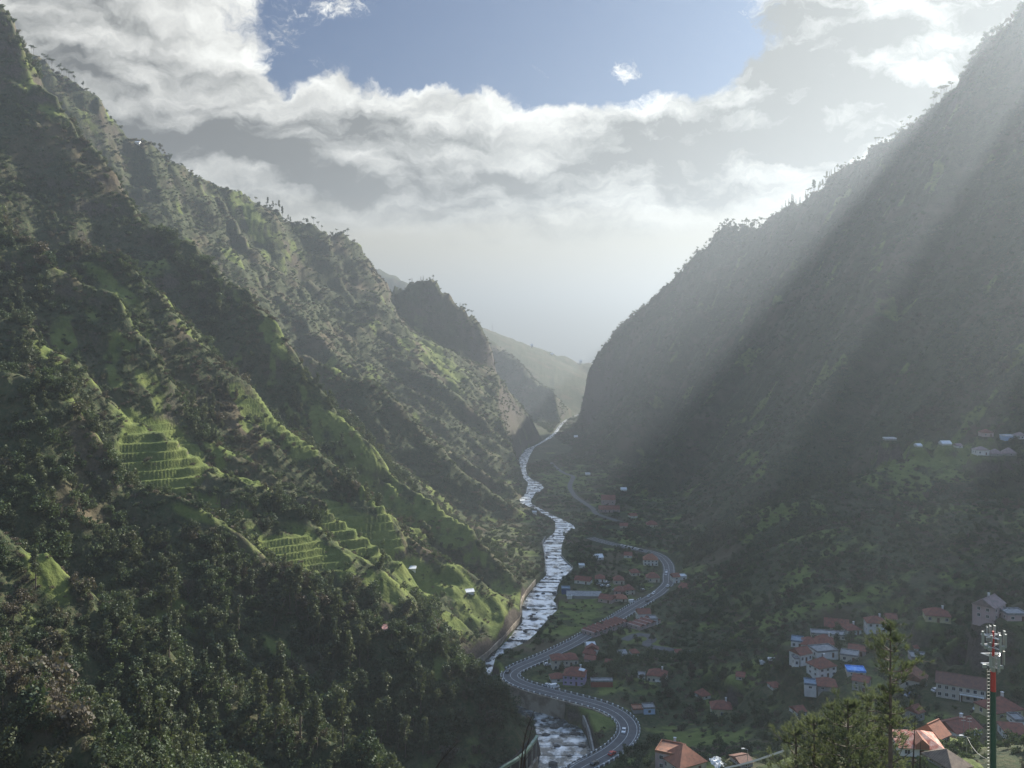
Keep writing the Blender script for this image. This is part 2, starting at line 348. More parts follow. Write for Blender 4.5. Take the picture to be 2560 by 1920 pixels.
def height(X, Y, detail=True):
    fl = lerp_grid(_fl, X, Y); mL = lerp_grid(_moL, X, Y); mR = lerp_grid(_moR, X, Y); mo = np.maximum(mL, mR); ne = lerp_grid(_ne, X, Y)
    rd = lerp_grid(_Rdist-_Rval[..., 0], X, Y); rz = lerp_grid(_Rval[..., 1], X, Y)
    md = lerp_grid(_Mdist, X, Y); mz = lerp_grid(_Mval[..., 0], X, Y)
    on_m = sstep(-3, 12, mo-fl)                     # on the mountainside
    right = sstep(-20, 60, X)
    far = sstep(900, 1500, Y)
    # rugged detail, stronger on the slopes
    wq = fbm(X, Y, 50, 2, seed=35)*18
    big = (fbm(X*.42, Y+wq, 62, 3, .55, seed=31, ridged=True)-.25)*13*(0.7+.7*far)+fbm(X, Y, 85, 2, seed=37)*5
    mid = fbm(X*.6, Y, 20, 3, .55, seed=41, ridged=True)*3.4-1.0
    fin = fbm(X, Y, 7, 3, .55, seed=51)*1.5
    steep = sstep(0, 1, on_m)
    mo2 = mo+big+mid
    # rock ledges: quantise heights on the cliffy parts
    farq = 1-.6*sstep(2300, 3200, Y)
    mo2 = mo+(mo2-mo)*farq
    led = 26.0; q = mo2/led+fbm(X, Y, 60, 2, seed=61)*.7; fr = q-np.floor(q)
    cliff = sstep(-40, 40, mo2)*0.8+far*.3
    mo2 = mo2+(sstep(.2, .8, fr)-fr)*led*.42*np.clip(cliff, 0, 1)
    sg = lerp_grid(_Rsg, X, Y); dn = (mo2-mo)*(1-.85*np.exp(-((X-370)**2+(Y-700)**2)/140.0**2)); beyond = 500*sstep(2650, 2850, Y)
    ls = (1.25+1.6*sstep(900, 1300, Y))*(1+.7*fbm(X, Y, 34, 3, seed=63, ridged=True)*sstep(5, 60, rd))
    mo2 = np.maximum(np.minimum(mL+dn, fl+3.0+ls*np.maximum(-sg, 0)+beyond), np.minimum(mR+dn, fl+3.0+2.7*np.maximum(sg, 0)+beyond))
    fl2 = fl+fbm(X, Y, 22, 3, .5, seed=43)*.8*sstep(8, 40, md)
    k = 6.0
    m = np.maximum(fl2, mo2); dd = np.abs(fl2-mo2); z = m+np.where(dd < k, (k-dd)**2/(4*k), 0)
    z = z+fin*steep
    # river bed and its banks
    bank = 1.0
    zr = np.where(rd < 0, rz-1.0, rz-1.0+(z-rz+1.0)*sstep(0, 3.0, rd))
    z = np.where(rd < 3.0, zr, z)
    # roads
    t = sstep(5.6, 9.5, md); z = np.where((md < 9.5) & (rd > -2), (mz-.35)*(1-t)+z*t, z)
    fd = lerp_grid(_Fdist, X, Y); fz = lerp_grid(_Fval[..., 0], X, Y)
    t = sstep(3.5, 8, fd); z = np.where((fd < 8) & (rd > 0), (fz-.25)*(1-t)+z*t, z)
    sd_ = lerp_grid(_Sdist, X, Y); sz = lerp_grid(_Sval[..., 0], X, Y)
    t = sstep(3.5, 8, sd_); z = np.where((sd_ < 8) & (rd > 0), (sz-.25)*(1-t)+z*t, z)
    for (a, b, r, pz) in PADS:
        m = (np.abs(X-a) < r+8) & (np.abs(Y-b) < r+8)
        if m.any():
            d = np.hypot(X[m]-a, Y[m]-b); t = sstep(r, r+6, d); z[m] = pz*(1-t)+z[m]*t
    nz = ne+fbm(X, Y, 9, 3, seed=71)*.9
    z = np.where((Y < 120), np.maximum(z, nz), z)
    # the coast
    z = np.where(Y > 4500, np.maximum(z, -700), z)
    return z, on_m, rd, md
def hz(x, y):
    z = height(np.array([float(x)]), np.array([float(y)]))[0]; return float(z[0])
# ------------------------------------------------------------------ houses: photo column and row of the front foot, widths and heights in photo pixels, distance (None = on the valley floor)
# (px, py, w, h, roof, roof_h, dist, depth_m, turn, wall, roofcol, label, extras)
W_, B_, Y_, G_, K_, L_, RD, BL = 'white', 'beige', 'yellow', 'grey', 'pink', 'lilac', 'brick', 'blue'
HOUSES = [
 (2193,1584,46,26,'hip',12,452,8,-8,W_,'red','white two storey house with dark windows and a balcony behind the tall pine',dict(win=(3,2),balcony=1,chimney=1)),
 (2137,1588,36,13,'hip',10,455,7,10,W_,'red','small white house with a red roof beside the long ruin',dict(win=(2,1),chimney=1)),
 (2092,1582,57,11,'gable',17,468,9,-18,B_,'red','house with the largest plain red roof at the top of the village',dict(win=(2,1))),
 (2072,1597,84,9,'flat',2,446,6,-14,B_,'greyr','long low beige building with a flat grey roof and open terrace',dict(win=(5,1))),
 (1992,1620,28,15,'flat',2,415,7,-20,W_,'blueg','pale block with a blue grey flat roof at the left end of the village',dict(win=(2,1))),
 (2024,1624,40,12,'hip',13,412,8,-15,W_,'red','white house under a low red roof next to the blue grey block',dict(win=(2,1))),
 (2063,1622,42,12,'hip',16,414,9,-15,B_,'red','house with a tall red hipped roof in the middle of the village',dict(win=(2,1),chimney=1)),
 (2070,1645,57,15,'flat',2,400,8,12,W_,'greyr','white flat roofed house with a grey parapet and a dark door',dict(win=(2,1))),
 (2016,1655,38,19,'gable',12,396,7,25,W_,'red','white gabled house with a red roof left of the flat grey one',dict(win=(3,1))),
 (1992,1667,11,19,'flat',2,394,4,0,W_,'greyr','tiny white tower like annex at the village edge',dict(win=(1,1))),
 (2070,1693,54,25,'hip',17,384,8,22,W_,'red','white two storey house with arched dark windows and an orange red roof',dict(win=(3,2),chimney=1)),
 (2122,1655,42,15,'flat',2,398,7,-25,B_,'greyr','beige flat roofed house crowded behind the white ones',dict(win=(2,1))),
 (2142,1640,40,14,'gable',8,408,7,-25,K_,'red','pinkish house with a narrow red roof behind the tall pine',dict(win=(2,1))),
 (2142,1690,44,9,'flat',2,378,6,-10,B_,'tarp','low house covered with a bright blue tarpaulin roof',dict(win=(2,1))),
 (2150,1728,38,24,'gable',9,362,7,-30,G_,'red','grey walled house below the blue roof, half behind the pine',dict(win=(2,2))),
 (2069,1728,46,12,'hip',14,374,8,-12,G_,'red','lowest house of the village with a faded red roof',dict(win=(2,1))),
 (2026,1724,28,11,'flat',2,376,6,-15,W_,'blueg','small pale shed with a bluish roof below the village',dict(win=(1,1))),
 (2312,1645,46,23,'hip',16,398,7,-12,W_,'red','narrow white two storey house with an orange roof behind the pine',dict(win=(2,2),chimney=1)),
 (2313,1662,64,14,'flat',2,384,7,-12,K_,'greyr','pinkish flat roofed ground floor in front of the narrow white house',dict(win=(3,1))),
 (2316,1718,56,20,'gable',18,350,9,60,B_,'brownr','barn like house with a broad brown red gable roof',dict(win=(1,1))),
 (2402,1752,112,36,'gable',18,330,9,-27,B_,'darkr','long two storey school like building with a dark roof and a gallery',dict(win=(7,2),balcony=1)),
 (2472,1736,100,26,'gable',16,352,9,-22,W_,'red','long white house with a red roof behind the antenna mast',dict(win=(5,1))),
 (2474,1684,58,18,'flat',2,372,7,-15,W_,'greyr','white block with a flat roof uphill of the antenna mast',dict(win=(2,1))),
 (2524,1690,32,18,'flat',2,366,6,-15,W_,'greyr','small white block at the right edge uphill of the mast',dict(win=(1,1))),
 (2526,1800,84,22,'hip',22,287,9,18,Y_,'red','yellow house with a red hipped roof right of the mast',dict(win=(3,1),chimney=1)),
 (2548,1860,56,24,'hip',14,262,8,-10,W_,'red','white house cut by the lower right edge of the view',dict(win=(2,1))),
 (2552,1816,26,12,'flat',2,275,5,0,W_,'greyr','small shed with a grey roof below the yellow house',dict(win=(1,1))),
 (2500,1547,66,32,'gable',17,345,8,40,K_,'greyp','pink gabled house standing alone high on the right slope',dict(win=(3,2),balcony=1,chimney=1)),
 (2545,1553,52,15,'flat',2,340,7,0,K_,'greyr','pink ground floor wing with a covered terrace at the right edge',dict(win=(2,1))),
 (2346,1557,58,17,'hip',14,400,8,-15,Y_,'red','dim olive yellow house with a low red roof among the trees',dict(win=(3,1),chimney=1)),
 (2303,1802,26,20,'gable',13,318,5,30,G_,'red','small grey house with a reddish gable behind the pine trunk',dict(win=(1,1))),
 (2424,1843,84,16,'gable',16,262,8,22,W_,'red','long white house with a dull red roof behind the sunlit one',dict(win=(3,1),chimney=1)),
 (2305,1893,104,22,'hip',24,214,9,-8,W_,'lit','sunlit white house with a broken red roof at lower right',dict(win=(3,1),dormer=1)),
 (2362,1866,46,24,'gable',26,224,6,35,'darkw','orange','dark narrow house with a steep orange roof and a white window',dict(win=(1,1))),
 (2405,1932,62,12,'pyramid',26,190,8,20,G_,'thatch','low house with a brown weathered pointed roof at the bottom edge',dict(win=(1,1))),
 (1668,1928,62,42,'flat',3,288,8,-25,K_,'rust','pinkish house with a flat rusty terrace roof beside the orange one',dict(win=(2,2))),
 (1668,1890,48,14,'hip',14,300,7,-20,W_,'red','white house with a red hipped roof and a round chimney behind the rusty terrace',dict(win=(1,1),chimney=1)),
 (1733,1936,84,24,'pyramid',36,284,10,28,B_,'orange','house with a large bright orange pyramid roof at the bottom edge',dict(win=(2,1))),
 (1868,1918,34,10,'gable',9,270,6,20,G_,'darkr','small dark roofed shed near the white guard rail',dict(win=(1,1))),
 (1398,1674,34,24,'hip',10,None,8,8,B_,'red','pale beige two storey house nearest the inside of the road bend',dict(win=(2,2))),
 (1428,1666,36,17,'hip',11,None,8,8,B_,'red','beige house with a red hipped roof joined behind the pale one',dict(win=(3,1))),
 (1434,1714,54,24,'hip',15,None,9,-12,L_,'red','lilac house with a red roof and a white sun panel',dict(win=(4,2),chimney=1,panel=1)),
 (1396,1706,34,10,'hip',9,None,6,10,W_,'red','small white house with a red roof right beside the bend',dict(win=(1,1))),
 (1505,1718,54,13,'flat',2,None,4,0,RD,'greyr','long brick red garage with a pale flat roof in the field',dict(win=(0,1))),
 (1479,1627,21,12,'gable',6,None,6,10,W_,'whiter','small white shed with a white roof above the lilac house',dict(win=(1,1))),
 (1496,1637,17,16,'gable',10,None,7,85,W_,'red','narrow white house showing its gable end to the viewer',dict(win=(1,2))),
 (1472,1643,31,9,'hip',11,None,7,-15,B_,'red','low house with a vivid red roof beside the narrow gabled one',dict(win=(2,1))),
 (1474,1655,27,6,'gable',7,None,6,-15,K_,'red','low shed with a dull pink roof below the vivid red one',dict(win=(1,1))),
 (1640,1712,46,22,'hip',12,None,8,-18,B_,'red','beige villa with arched openings and a roof terrace alone in the dark fields',dict(win=(4,1),chimney=1,balcony=1)),
 (1603,1702,19,11,'flat',2,None,5,-10,W_,'greyr','small white annex left of the lone villa',dict(win=(1,1))),
 (1805,1797,50,24,'hip',14,None,8,-6,Y_,'red','pale yellow house with a red hipped roof on the green terrace',dict(win=(1,1),chimney=1)),
 (1766,1748,26,9,'pyramid',13,None,6,25,W_,'red','small white house with a pointed red roof above the yellow one',dict(win=(1,1))),
 (1624,1786,28,14,'flat',2,None,5,4,BL,'greyr','light blue box shaped shed right of the road bend',dict(win=(1,1))),
 (1597,1784,28,9,'flat',2,None,5,4,G_,'rust','rusty roofed lean to against the light blue shed',dict(win=(0,1))),
 (1612,1553,32,18,'gable',9,None,8,5,W_,'red','white house with a red roof between the main road and the terrace row',dict(win=(2,1))),
 (1636,1562,18,13,'flat',2,None,7,5,W_,'greyr','low white extension right of the roadside house',dict(win=(1,1))),
 (1460,1497,86,7,'gable',6,None,12,-3,G_,'greyr','long low warehouse with a pale grey roof',dict(win=(0,1))),
 (1415,1486,21,13,'flat',2,None,6,0,'blued','blueg','dark blue cube shed near the river',dict(win=(0,1))),
 (1424,1498,12,6,'flat',2,None,4,0,W_,'whiter','tiny white hut at the end of the warehouse',dict(win=(0,1))),
 (1455,1460,40,8,'gable',8,None,7,-20,W_,'red','white house with a red roof nearest the river bank trees',dict(win=(2,1))),
 (1548,1461,26,10,'hip',9,None,8,0,B_,'red','beige house above the line of parked cars',dict(win=(2,1))),
 (1634,1456,32,11,'hip',11,None,8,0,B_,'red','house with a red hipped roof left of the upper road',dict(win=(2,1))),
 (1627,1414,36,14,'hip',12,None,9,-5,W_,'orange','white house with a wide orange roof at the top of the road curve',dict(win=(4,2))),
 (1548,1488,26,10,'hip',9,None,8,-10,K_,'red','pinkish house in the cluster beside the main road',dict(win=(2,1))),
 (1575,1486,26,11,'hip',10,None,8,10,B_,'red','taller beige house in the cluster beside the main road',dict(win=(2,2))),
 (1512,1507,36,9,'gable',8,None,8,-30,K_,'red','pink roofed house at the right end of the warehouse',dict(win=(2,1))),
 (1550,1504,36,7,'hip',8,None,7,0,B_,'orange','low orange roofed house above the white delivery van',dict(win=(2,1))),
 (1692,1458,18,15,'gable',7,None,7,10,W_,'red','white house with a red roof right of the upper road',dict(win=(1,2))),
 (1710,1450,16,8,'flat',2,None,6,10,W_,'whiter','white flat roofed block beside the red roofed one by the upper road',dict(win=(1,1))),
 (1702,1486,24,9,'gable',12,None,16,-35,K_,'red','long red roofed building running down to the junction',dict(win=(2,1))),
 (1520,1262,34,12,'gable',10,None,12,-10,K_,'red','pinkish chapel like building where the valley narrows',dict(win=(3,1))),
 (1524,1281,52,7,'gable',8,None,9,0,K_,'red','long pinkish row building below the chapel like one',dict(win=(5,1))),
 (1630,1318,28,6,'hip',8,None,9,-5,B_,'red','far farmhouse with a red roof on the shaded slope',dict(win=(2,1))),
 (1336,1288,11,7,'flat',2,None,5,0,W_,'whiter','lone pale hut left of the far river bend',dict(win=(0,1))),
 (2471,1092,26,10,'hip',8,728,8,0,K_,'red','pink house in the hazy hamlet on the spur',dict(win=(2,1))),
 (2526,1102,28,11,'flat',2,730,8,0,BL,'whiter','light blue box house in the hazy hamlet',dict(win=(1,1))),
 (2458,1138,31,13,'hip',7,692,8,0,W_,'greyp','white house with dark window in front of the hamlet',dict(win=(2,1))),
 (2494,1140,28,6,'hip',10,690,8,0,G_,'greyp','grey roofed house right of the white hamlet house',dict(win=(1,1))),
 (2528,1139,28,6,'hip',12,690,8,0,G_,'greyp','pointed grey roofed house at the right end of the hamlet',dict(win=(1,1))),
 (2368,1113,23,4,'gable',6,718,7,0,W_,'whiter','hut with a shining pale roof left of the hamlet',dict(win=(0,1))),
 (2228,1101,28,4,'flat',2,735,6,0,G_,'whiter','low shed with a bright strip of roof far left of the hamlet',dict(win=(0,1))),
 (1030,1428,17,4,'gable',4,-1,5,0,W_,'whiter','shed with a shining white roof in the sunny terraces',dict(win=(0,1))),
 (1176,1486,20,5,'gable',5,-1,5,20,W_,'whiter','white roofed hut on the slope above the river wall',dict(win=(0,1))),
 (966,1588,18,9,'gable',7,-1,4,25,G_,'pinkr','little hut with a pinkish tin roof sunk in the trees',dict(win=(0,1))),
 (341,361,14,5,'gable',4,-1,8,0,W_,'whiter','tiny white cottage on the second left ridge',dict(win=(0,1))),
 (1452,905,7,4,'gable',3,3585,12,0,W_,'whiter','pale house on the far hill near its right end',dict(win=(0,1))),
 (1380,882,6,4,'gable',3,3520,12,0,W_,'whiter','pale house on the crest of the far hill',dict(win=(0,1))),
 (1330,872,6,3,'gable',3,3500,12,0,W_,'whiter','pale house at the left part of the far hill',dict(win=(0,1))),
 (1590,1640,18,7,'hip',7,None,6,10,W_,'red','small white house below the side lane hairpin',dict(win=(1,1))),
 (1522,1668,22,8,'gable',7,None,6,-20,B_,'red','beige cottage in the dark trees right of the lilac house',dict(win=(1,1))),
 (1560,1640,16,6,'gable',5,None,6,15,W_,'greyr','pale shed under the terraced row',dict(win=(0,1))),
 (1500,1455,24,8,'hip',8,None,8,-5,W_,'red','white farmhouse between the river houses and the parked cars',dict(win=(2,1))),
 (1590,1440,22,8,'hip',7,None,8,8,B_,'red','beige farmhouse left of the upper road houses',dict(win=(2,1))),
 (1570,1395,20,6,'gable',6,None,8,-8,W_,'red','small house under the long line of parked cars',dict(win=(1,1))),
 (1500,1400,18,6,'gable',6,None,8,12,W_,'whiter','pale roofed house in the fields by the river',dict(win=(1,1))),
 (1455,1420,14,5,'flat',2,None,6,0,W_,'whiter','white hut near the river bend in the fields',dict(win=(0,1))),
 (1560,1320,20,5,'gable',5,None,9,-5,B_,'red','farmhouse at the foot of the shaded right slope',dict(win=(1,1))),
 (1585,1295,18,5,'gable',5,None,9,10,W_,'red','small white farmhouse right of the chapel like building',dict(win=(1,1))),
 (1560,1228,14,4,'gable',4,None,9,0,W_,'whiter','pale roof above the chapel like building',dict(win=(0,1))),
 (1470,1188,12,3,'flat',1,None,9,0,W_,'whiter','pale flat roof in the far valley fields',dict(win=(0,1))),
 (1440,1095,9,3,'gable',3,None,10,0,W_,'whiter','tiny pale roof where the valley closes',dict(win=(0,1))),
 (1470,1060,9,3,'gable',3,None,10,0,W_,'whiter','tiny pale house farthest down the valley floor',dict(win=(0,1))),
 (2230,1560,26,12,'gable',9,470,7,-10,B_,'red','small house between the two storey house and the olive one',dict(win=(1,1))),
 (2262,1618,22,10,'flat',2,430,6,10,W_,'greyr','small white house above the pinkish ground floor',dict(win=(1,1))),
 (2395,1640,30,12,'hip',10,385,7,-15,W_,'red','white house with a red roof up the slope from the school like building',dict(win=(2,1))),
 (1945,1728,24,10,'hip',8,400,6,10,W_,'red','small white house in the dark slope left of the village',dict(win=(1,1))),
 (1850,1700,20,8,'gable',7,430,6,-20,B_,'red','beige cottage under the two white vans',dict(win=(1,1))),
 (1700,1640,18,7,'hip',6,None,6,0,B_,'red','cottage in the dark hillside right of the side lane',dict(win=(1,1))),
 (2005,1790,26,10,'gable',8,370,6,15,W_,'red','white cottage low on the slope left of the pine clump',dict(win=(1,1))),
 (2400,1120,14,5,'gable',5,722,7,0,W_,'greyp','small pale house at the left end of the hamlet',dict(win=(1,1))),
 (2556,1098,24,9,'hip',7,728,8,0,W_,'greyp','white house at the far right of the hamlet',dict(win=(1,1))),
 (2300,1118,12,4,'gable',4,722,7,0,W_,'whiter','tiny pale hut between the bright strip roof and the hamlet',dict(win=(0,1))),
]
ROWS = [((1490, 1592), (1566, 1566), 8, 11, 9, 'narrow pinkish terraced house in the long stepped row', 'terraced houses in the long stepped row'),
        ((1606, 1574), (1646, 1560), 4, 9, 8, 'red roofed terraced house in the short upper row', 'terraced houses in the short upper row')]
ALL_H = []
for h in HOUSES:
    px, py, w, hh, rt, rh, d, dep, turn, wc, rc, lab, ex = h
    if d is None: p = on_plane(px, py, 0.0)
    elif d == -1: p = None
    else: p = P3(px, py, d)
    ALL_H.append((p, h, None))
for (a, b, n, hp, rp, lab, grp) in ROWS:
    pa, pb = on_plane(*a), on_plane(*b)
    ang = math.degrees(math.atan2(pb[1]-pa[1], pb[0]-pa[0]))
    for i in range(n):
        t = i/(n-1); p = tuple(pa[k]*(1-t)+pb[k]*t for k in range(3))
        wm = math.dist(pa, pb)/(n-1)
        ALL_H.append((p, (a[0], a[1], wm*F/p[1]*.97, hp, 'row', rp*.6, p[1], 9, ang, K_, 'red', lab, dict(win=(1, 1))), grp))
for p, h, g in ALL_H:
    if p is None or h[6] and h[6] > 3000: continue
    wm = h[2]/F*p[1]; PADS.append((p[0], p[1]+h[7]/2, min(max(wm, h[7])*.55+1.0, 14), p[2]))
# ------------------------------------------------------------------ materials
def mat(name, color, rough=.85, spec=.3, metal=0.0, noise=None, bump=None, transl=0.0):
    m = bpy.data.materials.new(name); m.use_nodes = True; nt = m.node_tree; N = nt.nodes; L = nt.links
    b = N['Principled BSDF']; b.inputs['Roughness'].default_value = rough; b.inputs['Metallic'].default_value = metal
    b.inputs['Specular IOR Level'].default_value = spec
    b.inputs['Base Color'].default_value = (*color, 1)
    tc = N.new('ShaderNodeTexCoord')
    if noise:
        col2, sc, lo, hi = noise
        n = N.new('ShaderNodeTexNoise'); n.inputs['Scale'].default_value = sc; n.inputs['Detail'].default_value = 5; n.inputs['Roughness'].default_value = .6
        L.new(tc.outputs['Object'], n.inputs['Vector'])
        mr = N.new('ShaderNodeMapRange'); mr.inputs[1].default_value = lo; mr.inputs[2].default_value = hi; L.new(n.outputs[0], mr.inputs[0])
        mx = N.new('ShaderNodeMix'); mx.data_type = 'RGBA'; mx.inputs[6].default_value = (*color, 1); mx.inputs[7].default_value = (*col2, 1)
        L.new(mr.outputs[0], mx.inputs[0]); L.new(mx.outputs[2], b.inputs['Base Color'])
    if bump:
        n2 = N.new('ShaderNodeTexNoise'); n2.inputs['Scale'].default_value = bump[0]; n2.inputs['Detail'].default_value = 4
        L.new(tc.outputs['Object'], n2.inputs['Vector'])
        bm = N.new('ShaderNodeBump'); bm.inputs['Strength'].default_value = bump[1]; bm.inputs['Distance'].default_value = bump[2]
        L.new(n2.outputs[0], bm.inputs['Height']); L.new(bm.outputs[0], b.inputs['Normal'])
    return m
def terrain_mat():
    m = bpy.data.materials.new('hillside_ground'); m.use_nodes = True; nt = m.node_tree; N = nt.nodes; L = nt.links
    b = N['Principled BSDF']; b.inputs['Roughness'].default_value = .95; b.inputs['Specular IOR Level'].default_value = .15
    g = N.new('ShaderNodeNewGeometry'); sp = N.new('ShaderNodeSeparateXYZ'); L.new(g.outputs['Normal'], sp.inputs[0])
    def noise(s, d=6, r=.6):
        n = N.new('ShaderNodeTexNoise'); n.inputs['Scale'].default_value = s; n.inputs['Detail'].default_value = d; n.inputs['Roughness'].default_value = r
        L.new(g.outputs['Position'], n.inputs['Vector']); return n.outputs[0]
    def mr(v, a, b_, c=0, d=1):
        n = N.new('ShaderNodeMapRange'); L.new(v, n.inputs[0])
        for i, x in enumerate((a, b_, c, d)): n.inputs[i+1].default_value = x
        return n.outputs[0]
    def mix(f, a, b_):
        n = N.new('ShaderNodeMix'); n.data_type = 'RGBA'; L.new(f, n.inputs[0])
        for i, v in ((6, a), (7, b_)):
            if isinstance(v, tuple): n.inputs[i].default_value = (*v, 1)
            else: L.new(v, n.inputs[i])
        return n.outputs[2]
    def mth(op, a, b_):
        n = N.new('ShaderNodeMath'); n.operation = op
        for i, v in enumerate((a, b_)):
            if isinstance(v, (int, float)): n.inputs[i].default_value = v
            else: L.new(v, n.inputs[i])
        return n.outputs[0]
    n1 = noise(.02); n2 = noise(.11, 8, .65); n3 = noise(.6, 6, .7)
    veg = mix(mr(n2, .38, .62), (.024, .038, .018), (.050, .066, .028))
    veg = mix(mr(n3, .45, .7), veg, (.095, .085, .045))
    dry = mix(mr(n1, .52, .66), veg, (.10, .080, .050))
    at = N.new('ShaderNodeAttribute'); at.attribute_name = 'grass'
    grass = mix(mr(n2, .4, .65), (.085, .115, .030), (.150, .172, .050))
    c = mix(mr(mth('ADD', at.outputs['Fac'], mth('MULTIPLY', mth('SUBTRACT', n2, .5), .8)), .35, .65), dry, grass)
    rockn = noise(.05, 8, .7)
    rock = mix(mr(n3, .35, .7), (.060, .050, .042), (.125, .105, .088))
    steep = mr(mth('ADD', sp.outputs[2], mth('MULTIPLY', mth('SUBTRACT', rockn, .5), .55)), .24, .42, 1, 0)
    c = mix(steep, c, rock)
    L.new(c, b.inputs['Base Color'])
    bm = N.new('ShaderNodeBump'); bm.inputs['Strength'].default_value = .7; bm.inputs['Distance'].default_value = 2.0
    L.new(mth('ADD', n2, mth('MULTIPLY', n3, .4)), bm.inputs['Height']); L.new(bm.outputs[0], b.inputs['Normal'])
    return m
M_TERR = terrain_mat()

# image-region masks in the world: polygons given as photo pixels, tested on projected positions of fixed ground
def proj(X, Y, Z): return 1280+X/Y*F, 805-Z/Y*F
def ell(px, py, cx, cy, rx, ry, ang=0):
    c, s = math.cos(R(ang)), math.sin(R(ang)); dx, dy = px-cx, py-cy
    u, v = (dx*c+dy*s)/rx, (-dx*s+dy*c)/ry
    return np.sqrt(u*u+v*v)
TERR = [(640,1020,90,30,42,560,650,3.2),(860,1120,120,45,46,580,700,3.0),(960,1250,100,28,35,560,680,3.2),(560,1260,80,18,20,400,500,3.2),(330,1500,60,14,30,330,430,3.0),(405,1135,115,85,35,475,510,4.2),(735,1010,150,45,42,590,640,3.0),(700,1060,120,30,40,590,640,3.0),(760,1380,110,32,15,400,560,3.0),(950,1010,60,18,5,600,700,4),(1110,1290,80,28,20,560,700,3.5),(1130,1340,60,30,10,560,700,3.5),
        (900,1330,120,50,25,470,600,4.5)]
GRASS = [(1255,1560,60,80,-35,480,620),(1290,1480,40,60,-20,520,660),(405,1135,150,100,35,450,520),(700,1000,190,40,42,560,660),(900,1120,260,38,47,560,720),(1090,1280,160,55,25,540,700),(760,1380,200,70,18,400,560),(980,1450,200,90,20,480,600),(1200,1520,110,70,-30,500,640),(150,1460,150,60,48,300,345),
         (520,1300,120,25,22,400,440),(330,1040,60,30,30,440,520),(1450,1520,90,70,0,480,760),(600,1190,120,20,20,460,500),(250,690,190,25,38,540,600),(700,860,90,40,45,700,760),(430,440,260,22,50,700,850),(120,270,120,30,52,700,850),
         (850,900,90,20,38,900,1100),(640,560,180,40,52,1200,1500),(1100,900,140,40,50,1250,1500),(1180,1500,80,110,-40,480,620),(1240,1680,30,40,0,400,520),(1500,1790,90,60,0,380,460),(1750,1840,200,40,0,330,420),(700,1620,120,30,30,300,420),
         (1960,1890,160,40,-15,40,90),(1550,1720,110,30,0,420,480),(2300,1150,300,60,-5,600,800),(1420,1200,90,40,0,900,1700)]
def masks(X, Y, Z):
    px, py = proj(X, Y, Z); g = np.zeros(X.shape)
    for cx, cy, rx, ry, a, d0, d1 in GRASS:
        g = np.maximum(g, (1.25-ell(px, py, cx, cy, rx, ry, a))*((Y > d0-25) & (Y < d1+25)))
    return np.clip(g*(.75+1.1*fbm(X, Y, 16, 3, seed=87)), 0, .92)
def terraces(X, Y, Z):
    px, py = proj(X, Y, Z); out = Z.copy()
    for cx, cy, rx, ry, a, d0, d1, st in TERR:
        w = sstep(1.15, .95, ell(px, py, cx, cy, rx, ry, a))*((Y > d0-30) & (Y < d1+30))
        if not (w > 0).any(): continue
        Zb = np.maximum(lerp_grid(_fl, X, Y), lerp_grid(_mo, X, Y))+3.5+fbm(X, Y, 60, 2, seed=37)*4
        q = Zb/st; fr = q-np.floor(q)
        out = out*(1-w)+w*(Zb+(sstep(.60, .97, fr)-fr)*st+fbm(X, Y, 6, 2, seed=83)*.35)
    return out

def terr_w(X, Y, Z):
    px, py = proj(X, Y, Z); w = np.zeros(X.shape)
    for cx, cy, rx, ry, a, d0, d1, st in TERR: w = np.maximum(w, sstep(1.15, .95, ell(px, py, cx, cy, rx, ry, a))*((Y > d0-30) & (Y < d1+30)))
    return w
def build_terrain():
    u = np.concatenate([np.linspace(-1.7, -.62, 50)[:-1], np.arange(-.62, .62, .00112), np.linspace(.62, 2.4, 80)])
    def geo(a, b, r): n = int(math.log(b/a)/math.log(r)); return a*(b/a)**(np.arange(n)/n)
    Y = np.concatenate([geo(20, 250, 1.009), geo(250, 900, 1.0021), geo(900, 2500, 1.0038), geo(2500, 9300, 1.012), [9300]])
    U, YY = np.meshgrid(u, Y); X = U*YY; X = np.clip(X, -4000, 4000)
    Z, on_m, rd, md = height(X, YY)
    Z = terraces(X, YY, Z)
    g = masks(X, YY, Z)
    g = np.maximum(g, terr_w(X, YY, Z)*(.72+.5*fbm(X, YY, 14, 2, seed=88)))
    band = on_m*sstep(450, 500, YY)*(1-sstep(740, 800, YY))*sstep(-330, -230, X)
    g = np.maximum(g, band*sstep(-.02, .35, fbm(X, YY, 26, 3, seed=97))*.85)
    flat = (1-on_m)*sstep(6, 12, md)*sstep(2, 8, rd)
    nn = fbm(X, YY, 30, 3, seed=91)
    g = np.maximum(g, flat*(.35+.9*nn))
    # bright grass also follows the sunny crests here and there
    g = np.maximum(g, on_m*sstep(.12, .5, fbm(X, YY, 45, 3, seed=95))*.75)
    g = g*(1-.8*sstep(1400, 2400, YY))
    nr, nc = X.shape
    i = np.arange(nr-1)[:, None]*nc+np.arange(nc-1)[None]
    q = np.stack([i, i+1, i+nc+1, i+nc], -1).reshape(-1, 4)
    me = np_mesh('terrain', np.stack([X, YY, Z], -1).reshape(-1, 3), quads=q)
    at = me.attributes.new('grass', 'FLOAT', 'POINT'); at.data.foreach_set('value', g.ravel().astype(np.float32))
    me.materials.append(M_TERR)
    o = bpy.data.objects.new('terrain', me); C.objects.link(o); prop(o, kind='structure')
    print('terrain verts', nr*nc)
    return o
build_terrain()
# the sea
M_SEA = mat('sea_water', (.02, .04, .06), rough=.25, spec=.5, bump=(.02, .3, 2.0))
s_ = 29000.0
sea = link_mesh('sea', [(-s_, 4000, SEA_Z), (s_, 4000, SEA_Z), (s_, s_, SEA_Z), (-s_, s_, SEA_Z)], [(0, 1, 2, 3)], M_SEA)
prop(sea, kind='structure')

